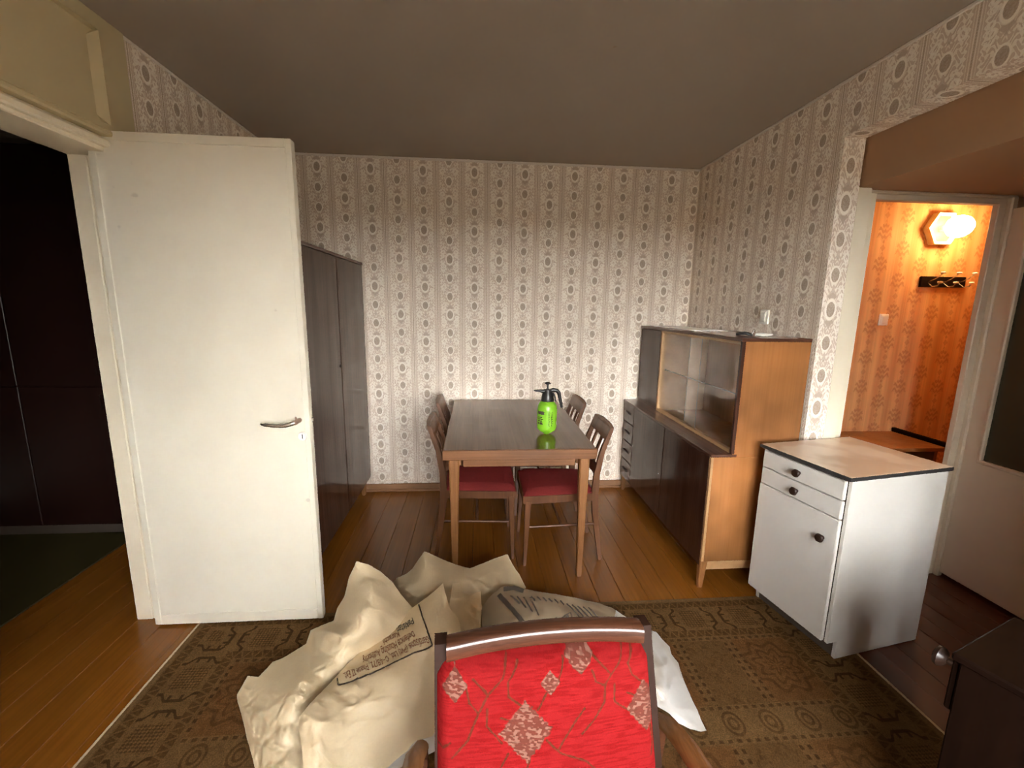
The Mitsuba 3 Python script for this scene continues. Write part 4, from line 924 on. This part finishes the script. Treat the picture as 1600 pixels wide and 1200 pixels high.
          [(9.62, 9.53, 0.684, 1.889, 0.035), (9.72, 9.6, 0.7, 1.843, 0.045), (9.84, 9.67, 0.725, 1.804, 0.05), (9.92, 9.78, 0.733, 1.757, 0.05), (10.1, 9.82, 0.78, 1.738, 0.05), (10.26, 9.88, 0.821, 1.718, 0.045), (10.34, 9.98, 0.836, 1.695, 0.03), (10.46, 10.1, 0.855, 1.654, 0.025), (10.49, 10.22, 0.847, 1.616, 0.02), (10.6, 10.36, 0.856, 1.567, 0.02), (10.66, 10.56, 0.845, 1.507, 0.015), (10.78, 10.84, 0.837, 1.426, 0.012), (10.9, 11.1, 0.832, 1.354, 0.012), (11.04, 11.41, 0.825, 1.275, 0.012), (10.95, 11.43, 0.802, 1.272, 0.012), (10.78, 11.39, 0.767, 1.284, 0.012), (10.6, 11.3, 0.732, 1.301, 0.02), (10.46, 11.15, 0.708, 1.327, 0.035), (10.28, 11.05, 0.679, 1.36, 0.03), (10.05, 10.95, 0.633, 1.39, 0.03), (9.7, 10.6, 0.585, 1.506, 0.02), (9.5, 10.0, 0.59, 1.702, 0.03), (10.0, 10.0, 0.7, 1.613, 0.1), (10.25, 10.2, 0.748, 1.556, 0.085), (10.4, 10.5, 0.752, 1.469, 0.075), (10.55, 10.8, 0.759, 1.394, 0.06), (10.7, 11.1, 0.769, 1.331, 0.04), (10.3, 10.7, 0.69, 1.387, 0.1), (10.4, 10.95, 0.705, 1.356, 0.06), (10.0, 10.5, 0.638, 1.449, 0.1), (9.8, 10.1, 0.637, 1.592, 0.09)]),
    "L": ([(6.0, 11.85), (6.25, 11.72), (6.55, 11.5), (6.8, 11.4), (6.9, 11.7), (6.6, 11.85), (6.4, 11.9), (6.25, 12.0), (6.1, 12.15)],
          [(6.0, 11.85, -0.307, 1.243, 0.02), (6.25, 11.72, -0.257, 1.259, 0.03), (6.55, 11.5, -0.196, 1.287, 0.05), (6.8, 11.4, -0.143, 1.298, 0.06), (6.9, 11.7, -0.118, 1.255, 0.03), (6.6, 11.85, -0.181, 1.242, 0.012), (6.4, 11.9, -0.222, 1.234, 0.012), (6.25, 12.0, -0.25, 1.215, 0.012), (6.1, 12.15, -0.275, 1.187, 0.012), (6.5, 11.7, -0.202, 1.248, 0.045), (6.25, 11.88, -0.252, 1.229, 0.025)]),
}


def ridged(p, f, seed):
    """Fold lines: sharp ridges where two smooth fields cross."""
    a = meshkit.fbm(p * f, 2, seed) - 0.5
    return 1 - np.minimum(1, np.abs(a) * 9)


class Sack:
    def __init__(self, name, step=0.055, amp=0.006, freq=6.0, seed=1):
        outline, pts = BAGS[name]
        pts = np.array(pts)
        self.rbf = RBFInterpolator(pts[:, :2], pts[:, 2:], kernel="linear", smoothing=0.002)
        self.rbf2 = RBFInterpolator(pts[:, :2], pts[:, 2:], kernel="thin_plate_spline", smoothing=0.002)
        poly = Polygon(outline)
        ring = shapely.segmentize(poly, step).exterior.coords[:-1]
        ring = np.array(ring)
        x0, y0, x1, y1 = poly.bounds
        rng = np.random.default_rng(seed)
        gx, gy = np.meshgrid(np.arange(x0, x1, step), np.arange(y0, y1, step))
        gx = gx + (np.arange(gx.shape[0])[:, None] % 2) * step / 2
        g = np.stack([gx.ravel(), gy.ravel()], 1)
        inner = poly.buffer(-step * 0.6)
        g = g[shapely.contains_xy(inner, g[:, 0], g[:, 1])]
        q = np.vstack([ring, g])
        tri = Delaunay(q).simplices
        c = q[tri].mean(1)
        tri = tri[shapely.contains_xy(poly, c[:, 0], c[:, 1])]
        self.seed, self.amp, self.freq = seed, amp, freq
        dist = shapely.distance(shapely.points(q), poly.exterior)
        V = self.point(q, dist)
        m = trimesh.Trimesh(V, tri, process=False)
        n = np.zeros_like(V)
        fn = np.cross(V[tri[:, 1]] - V[tri[:, 0]], V[tri[:, 2]] - V[tri[:, 0]])
        if fn[:, 2].sum() < 0:
            tri = tri[:, ::-1]; fn = -fn
        for k in range(3):
            np.add.at(n, tri[:, k], fn)
        n /= np.linalg.norm(n, axis=1, keepdims=True) + 1e-12
        self.poly = poly
        th = np.minimum(0.010, 0.0015 + dist * 0.03)
        Wv = V - n * th[:, None]
        Wv[:, 2] = np.maximum(Wv[:, 2], 0.0095)
        V[:, 2] = np.maximum(V[:, 2], 0.011)
        nr, nv = len(ring), len(V)
        F = [tri, tri[:, ::-1] + nv]
        i = np.arange(nr); j = (i + 1) % nr
        side = np.vstack([np.stack([i, i + nv, j], 1), np.stack([j, i + nv, j + nv], 1)])
        F.append(side)
        self.mesh = trimesh.Trimesh(np.vstack([V, Wv]), np.vstack(F), process=False)
        self.mesh.fix_normals()

    def point(self, q, dist=None):
        q = np.asarray(q, float)
        V = 0.55 * self.rbf(q) + 0.45 * self.rbf2(q)
        if dist is None:
            dist = shapely.distance(shapely.points(q), self.poly.exterior)
        k = np.clip(dist / 0.12, 0, 1)
        P = np.stack([q[:, 0], q[:, 1], np.full(len(q), self.seed * 3.7)], 1)
        f = self.freq
        w = meshkit.fbm(P * 1.1 + 5, 2, self.seed) * 1.5
        P2 = P + np.stack([w, -w, w * 0], 1) * 0.6
        d = self.amp * (ridged(P2 * [1, 0.55, 1], f * 0.22, self.seed) - 0.35) + self.amp * 0.55 * (ridged(P2 * [0.7, 1.2, 1], f * 0.4, self.seed + 9) - 0.35)
        d = d + self.amp * 1.2 * (meshkit.fbm(P * 1.3, 3, self.seed + 4) - 0.5)
        V[:, 2] += d * k
        return V

    def decal(self, mesh2d, lift=0.0016):
        """Lay flat print (x, y in the chart) on the sack."""
        v = np.array(mesh2d.vertices)
        P = self.point(v[:, :2])
        e = 0.01
        a = self.point(v[:, :2] + [e, 0]) - P
        b = self.point(v[:, :2] + [0, e]) - P
        n = np.cross(a, b)
        n /= np.linalg.norm(n, axis=1, keepdims=True) + 1e-12
        n[n[:, 2] < 0] *= -1
        return trimesh.Trimesh(P + n * lift, mesh2d.faces, process=False)


def flat(tm):
    """Only the upper faces of a text mesh, split finely enough to follow a curved cloth."""
    keep = tm.face_normals[:, 2] > 0.5
    m = trimesh.Trimesh(tm.vertices, tm.faces[keep], process=True)
    m.remove_unreferenced_vertices()
    return m


def stroke(pts, w):
    g = shapely.LineString(pts).buffer(w / 2, cap_style="flat")
    m = trimesh.creation.extrude_polygon(g.segmentize(0.04), 0.001, engine="earcut")
    m = flat(m)
    v, f = trimesh.remesh.subdivide_to_size(m.vertices, m.faces, 0.12)
    return trimesh.Trimesh(v, f, process=False)


def lettering(text, start, end, capital, lift_up):
    """Text along start -> end in the chart, its capitals rising along lift_up."""
    tm = flat(meshkit.text_mesh(text, 1.0, 0.01, bold=True))
    v = np.array(tm.vertices)
    L = v[:, 0].max()
    d = (np.array(end) - start)
    P = np.array(start) + v[:, :1] / L * d + v[:, 1:2] * capital * np.array(lift_up)
    m = trimesh.Trimesh(np.column_stack([P, np.zeros(len(P))]), tm.faces, process=False)
    return m


SACKS = {
    "C": ("white woven sack at the back of the heap with two raised corners", "bag_weave", 0.011, 6.5, 3),
    "B": ("plump white woven sack on the left of the heap, beside the open white door", "bag_weave", 0.014, 5.0, 11),
    "F": ("narrow upright folded white sack between the lettered sack and the grimy printed sack", "bag_weave", 0.006, 6.0, 5),
    "D": ("grimy beige printed sack with black stripes behind the red armchair", "dirty_bag", 0.009, 7.0, 6),
    "G": ("shiny whitish plastic sack end sticking out right of the red armchair", "clear_bag", 0.010, 8.0, 7),
    "L": ("pale bluish-white sack scrap on the carpet beside the armchair's left armrest", "clear_bag", 0.003, 8.0, 8),
    "A": ("white woven sack with framed upside-down lettering at the front of the heap", "bag_weave", 0.011, 4.5, 22),
}
for nm, (lab, mat, amp, fr, sd) in SACKS.items():
    sk = thing("woven_sack", lab, "sack", "empty sacks heaped on the carpet")
    S = Sack(nm, 0.042, amp, fr, sd)
    obj("cloth", S.mesh, mat, sk, 50)
    if nm == "A":
        up = np.array([0.30, 0.95])
        rows_ = [("Gardisons (Pvt) Ltd., C-48/71, Phase II Ext.", (6.69, 9.93), (5.37, 10.56), 0.105, "brown_ink"), ("Defence Housing Authority", (6.47, 9.88), (5.66, 10.27), 0.10, "brown_ink"),
                 ("Karachi", (6.24, 9.86), (5.98, 9.985), 0.09, "brown_ink"), ("Pakistan", (6.46, 9.665), (6.20, 9.79), 0.10, "black_ink")]
        for txt, a, b, cph, ink in rows_:
            obj("lettering", S.decal(lettering(txt, a, b, cph, up)), ink, sk)
        obj("printed_frame", S.decal(cat(stroke([(6.545, 9.46), (6.66, 9.80), (6.755, 10.08)], 0.022), stroke([(6.755, 10.08), (6.2, 10.35), (5.8, 10.55), (5.30, 10.765)], 0.022), stroke([(5.30, 10.765), (5.275, 10.62)], 0.022))), "black_ink", sk)
    if nm == "D":
        obj("printed_stripe", S.decal(stroke([(7.80, 9.30), (8.02, 9.52), (8.20, 9.75), (8.30, 9.95)], 0.07)), "grey_ink", sk)
        obj("printed_stripe", S.decal(stroke([(7.87, 9.21), (8.03, 9.19), (8.18, 9.24)], 0.07)), "grey_ink", sk)
        rng = np.random.default_rng(5)
        lines = [stroke([(7.98 + 0.10 * k, 9.32 + 0.006 * k), (8.12 + 0.10 * k, 9.43 + 0.06 * k)], 0.022) for k in range(4)]
        lines += [stroke([(8.30 + 0.09 * k, 9.33 + 0.012 * k), (8.36 + 0.09 * k, 9.40 + 0.012 * k)], 0.02) for k in range(6)]
        lines += [stroke([(8.85 + 0.085 * k, 9.43 + 0.02 * k), (9.03 + 0.075 * k, 9.62 + 0.012 * k), (9.12 + 0.06 * k, 9.80)], 0.018) for k in range(5)]
        for x0, y0 in ((8.53, 9.66), (8.75, 9.61)):
            c = [(x0, y0 + 0.05), (x0 + 0.16, y0 - 0.02), (x0 + 0.20, y0 + 0.10), (x0 + 0.05, y0 + 0.16), (x0, y0 + 0.05)]
            lines += [stroke(c, 0.014), stroke([(x0 + 0.06, y0 + 0.11), (x0 + 0.11, y0 + 0.02), (x0 + 0.14, y0 + 0.09)], 0.03)]
        obj("faded_print", S.decal(cat(*lines)), "grey_ink", sk)

# ------------------------------------------------------------------ red armchair in front of the viewer, facing the window
ac = thing("armchair", "red patterned armchair with dark polished wooden frame in the foreground", "armchair")
AM = np.eye(4)
th = math.radians(3.6)
AM[:3, 0], AM[:3, 1], AM[:3, 3] = [math.cos(th), math.sin(th), 0], [-math.sin(th), math.cos(th), 0], [0.158, 0.883, 0.005]
am = lambda m: xf(m, AM)
HWD = 0.252
RZ0 = 0.772                                          # top of the back
rake = 0.36
by = lambda z: -(RZ0 - z) * rake                     # depth of the back's frame at height z
# side posts
for s in (-1, 1):
    pa = [(s * (HWD - 0.014), by(0.30), 0.30), (s * (HWD - 0.014), by(0.76), 0.764)]
    obj("back_post", am(hull(*[(x + dx, y + dy, z) for x, y, z in pa for dx in (-0.014, 0.014) for dy in (-0.004, 0.032)])), "post_wood", ac)
# curved top rail, squarish with rounded section
N = 25
V, F = [], []
sec = [(0.024 * math.copysign(abs(math.cos(a)) ** 0.6, math.cos(a)), 0.024 * math.copysign(abs(math.sin(a)) ** 0.6, math.sin(a))) for a in np.arange(20) * 2 * math.pi / 20]
for i in range(N):
    t = -1 + 2 * i / (N - 1)
    x = t * (HWD - 0.026)
    bow = 0.016 * (1 - t * t)
    for a, b in sec:
        V.append((x, by(0.75) + a + bow, 0.752 + b * 0.95 + 0.006 * (1 - t * t)))
for i in range(N - 1):
    for k in range(20):
        a, b, c, d = i * 20 + k, i * 20 + (k + 1) % 20, (i + 1) * 20 + (k + 1) % 20, (i + 1) * 20 + k
        F += [(a, b, c), (a, c, d)]
V += [V[0], V[-1]]
rail = trimesh.Trimesh(V[:-2], F, process=False); rail.fix_normals()
obj("top_rail", am(rail), "armchair_wood", ac, 50)
# upholstered back: a bulging pad with rounded upper corners; uv in the pattern's own units
n1, n2 = 40, 48
V, F, UV = [], [], []
x0, x1 = -(HWD - 0.005), (HWD - 0.015)
for j in range(n2 + 1):
    tz = j / n2
    for i in range(n1 + 1):
        tx = i / n1
        ux = 2 * tx - 1
        top = 0.737 + 0.007 * (1 - ux * ux) - 0.028 * max(0.0, (abs(ux) - 0.86) / 0.14) ** 2.2
        z = top + (0.36 - top) * tz
        r = min((1 - abs(ux)) / 0.08, tz / 0.06, 1.0)
        bulge = 0.030 * (1 - (1 - r) ** 2) + 0.010 * (1 - ux * ux)
        x = x0 + (x1 - x0) * tx
        V.append((x, by(z) - 0.004 - bulge, z))
        UV.append((125 + 1165 * tx, 165 + (0.737 - z) * 3050))
q = lambda i, j: j * (n1 + 1) + i
for j in range(n2):
    for i in range(n1):
        F += [(q(i, j), q(i, j + 1), q(i + 1, j + 1)), (q(i, j), q(i + 1, j + 1), q(i + 1, j))]
front = len(V)
for k in range(front):
    V.append((V[k][0], by(V[k][2]) + 0.016, V[k][2])); UV.append(UV[k])
for j in range(n2):
    for i in range(n1):
        F += [(front + q(i, j), front + q(i + 1, j + 1), front + q(i, j + 1)), (front + q(i, j), front + q(i + 1, j), front + q(i + 1, j + 1))]
rim = [q(i, 0) for i in range(n1)] + [q(n1, j) for j in range(n2)] + [q(i, n2) for i in range(n1, 0, -1)] + [q(0, j) for j in range(n2, 0, -1)]
for a, b in zip(rim, rim[1:] + rim[:1]):
    F += [(a, b, front + b), (a, front + b, front + a)]
pad = trimesh.Trimesh(V, F, process=False)
scene[numbered(f"{ac}__back_cushion")] = mikit.ply(am(pad), "red_upholstery", smooth=True, uv=np.array(UV))
# arms, seat and legs
for s in (-1, 1):
    xs = s * 0.305
    path = [(xs - s * 0.02, -0.005, 0.500), (xs - s * 0.008, -0.05, 0.522), (xs, -0.12, 0.536), (xs + s * 0.006, -0.25, 0.545), (xs + s * 0.006, -0.40, 0.540), (xs, -0.50, 0.515)]
    obj("armrest", am(tube(path, [0.017, 0.022, 0.024, 0.025, 0.024, 0.018], 14, flat=0.8)), "arm_wood", ac, 50)
    obj("leg", am(hull(*[(xs + dx - s * 0.02, y + dy, z) for y, z in ((-0.46, 0.0), (-0.46, 0.52)) for dx in (-0.014, 0.014) for dy in (-0.018, 0.018)])), "armchair_wood", ac)
    obj("leg", am(hull(*[(xs + dx - s * 0.02, y + dy, z) for y, z in ((0.03, 0.0), (-0.02, 0.50)) for dx in (-0.014, 0.014) for dy in (-0.018, 0.018)])), "armchair_wood", ac)
    obj("side_rail", am(box(xs - s * 0.02 - 0.012, xs - s * 0.02 + 0.012, -0.46, 0.02, 0.28, 0.33, 0.004)), "armchair_wood", ac)
st = rounded_slab(-0.56, -0.05, -0.27, 0.27, -0.25, 0.25, 0.32, 0.43, 14, 0.02)
st.apply_transform(trimesh.transformations.rotation_matrix(math.pi / 2, [0, 0, 1]))
uvs = np.column_stack([st.vertices[:, 0] * 2300 + 700, -st.vertices[:, 1] * 2300 + 900])
scene[numbered(f"{ac}__seat_cushion")] = mikit.ply(am(st), "red_upholstery", smooth=True, uv=uvs)

# ------------------------------------------------------------------ left room: dark wardrobe and rug
lw = thing("dark_wardrobe", "very dark brown wardrobe in the unlit room beyond the left doorway", "wardrobe")
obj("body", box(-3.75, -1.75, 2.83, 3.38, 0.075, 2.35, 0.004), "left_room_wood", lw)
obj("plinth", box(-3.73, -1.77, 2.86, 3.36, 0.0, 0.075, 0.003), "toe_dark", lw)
for k in range(4):
    xa = -3.745 + 0.4985 * k
    for z0, z1 in ((0.085, 0.98), (0.99, 2.34)):
        dk = obj("door", box(xa + 0.003, xa + 0.495, 2.811, 2.829, z0, z1, 0.003), "left_room_wood", lw)
        hx = xa + (0.465 if k % 2 == 0 else 0.03)
        hz = z1 - 0.09 if z0 < 0.5 else z0 + 0.12
        obj("handle", tube([(hx, 2.812, hz + 0.05), (hx, 2.795, hz + 0.045), (hx, 2.795, hz - 0.045), (hx, 2.812, hz - 0.05)], 0.004, 8), "brown_plastic", dk, True)
rg = thing("rug", "dull green rug on the floor of the left room", "rug")
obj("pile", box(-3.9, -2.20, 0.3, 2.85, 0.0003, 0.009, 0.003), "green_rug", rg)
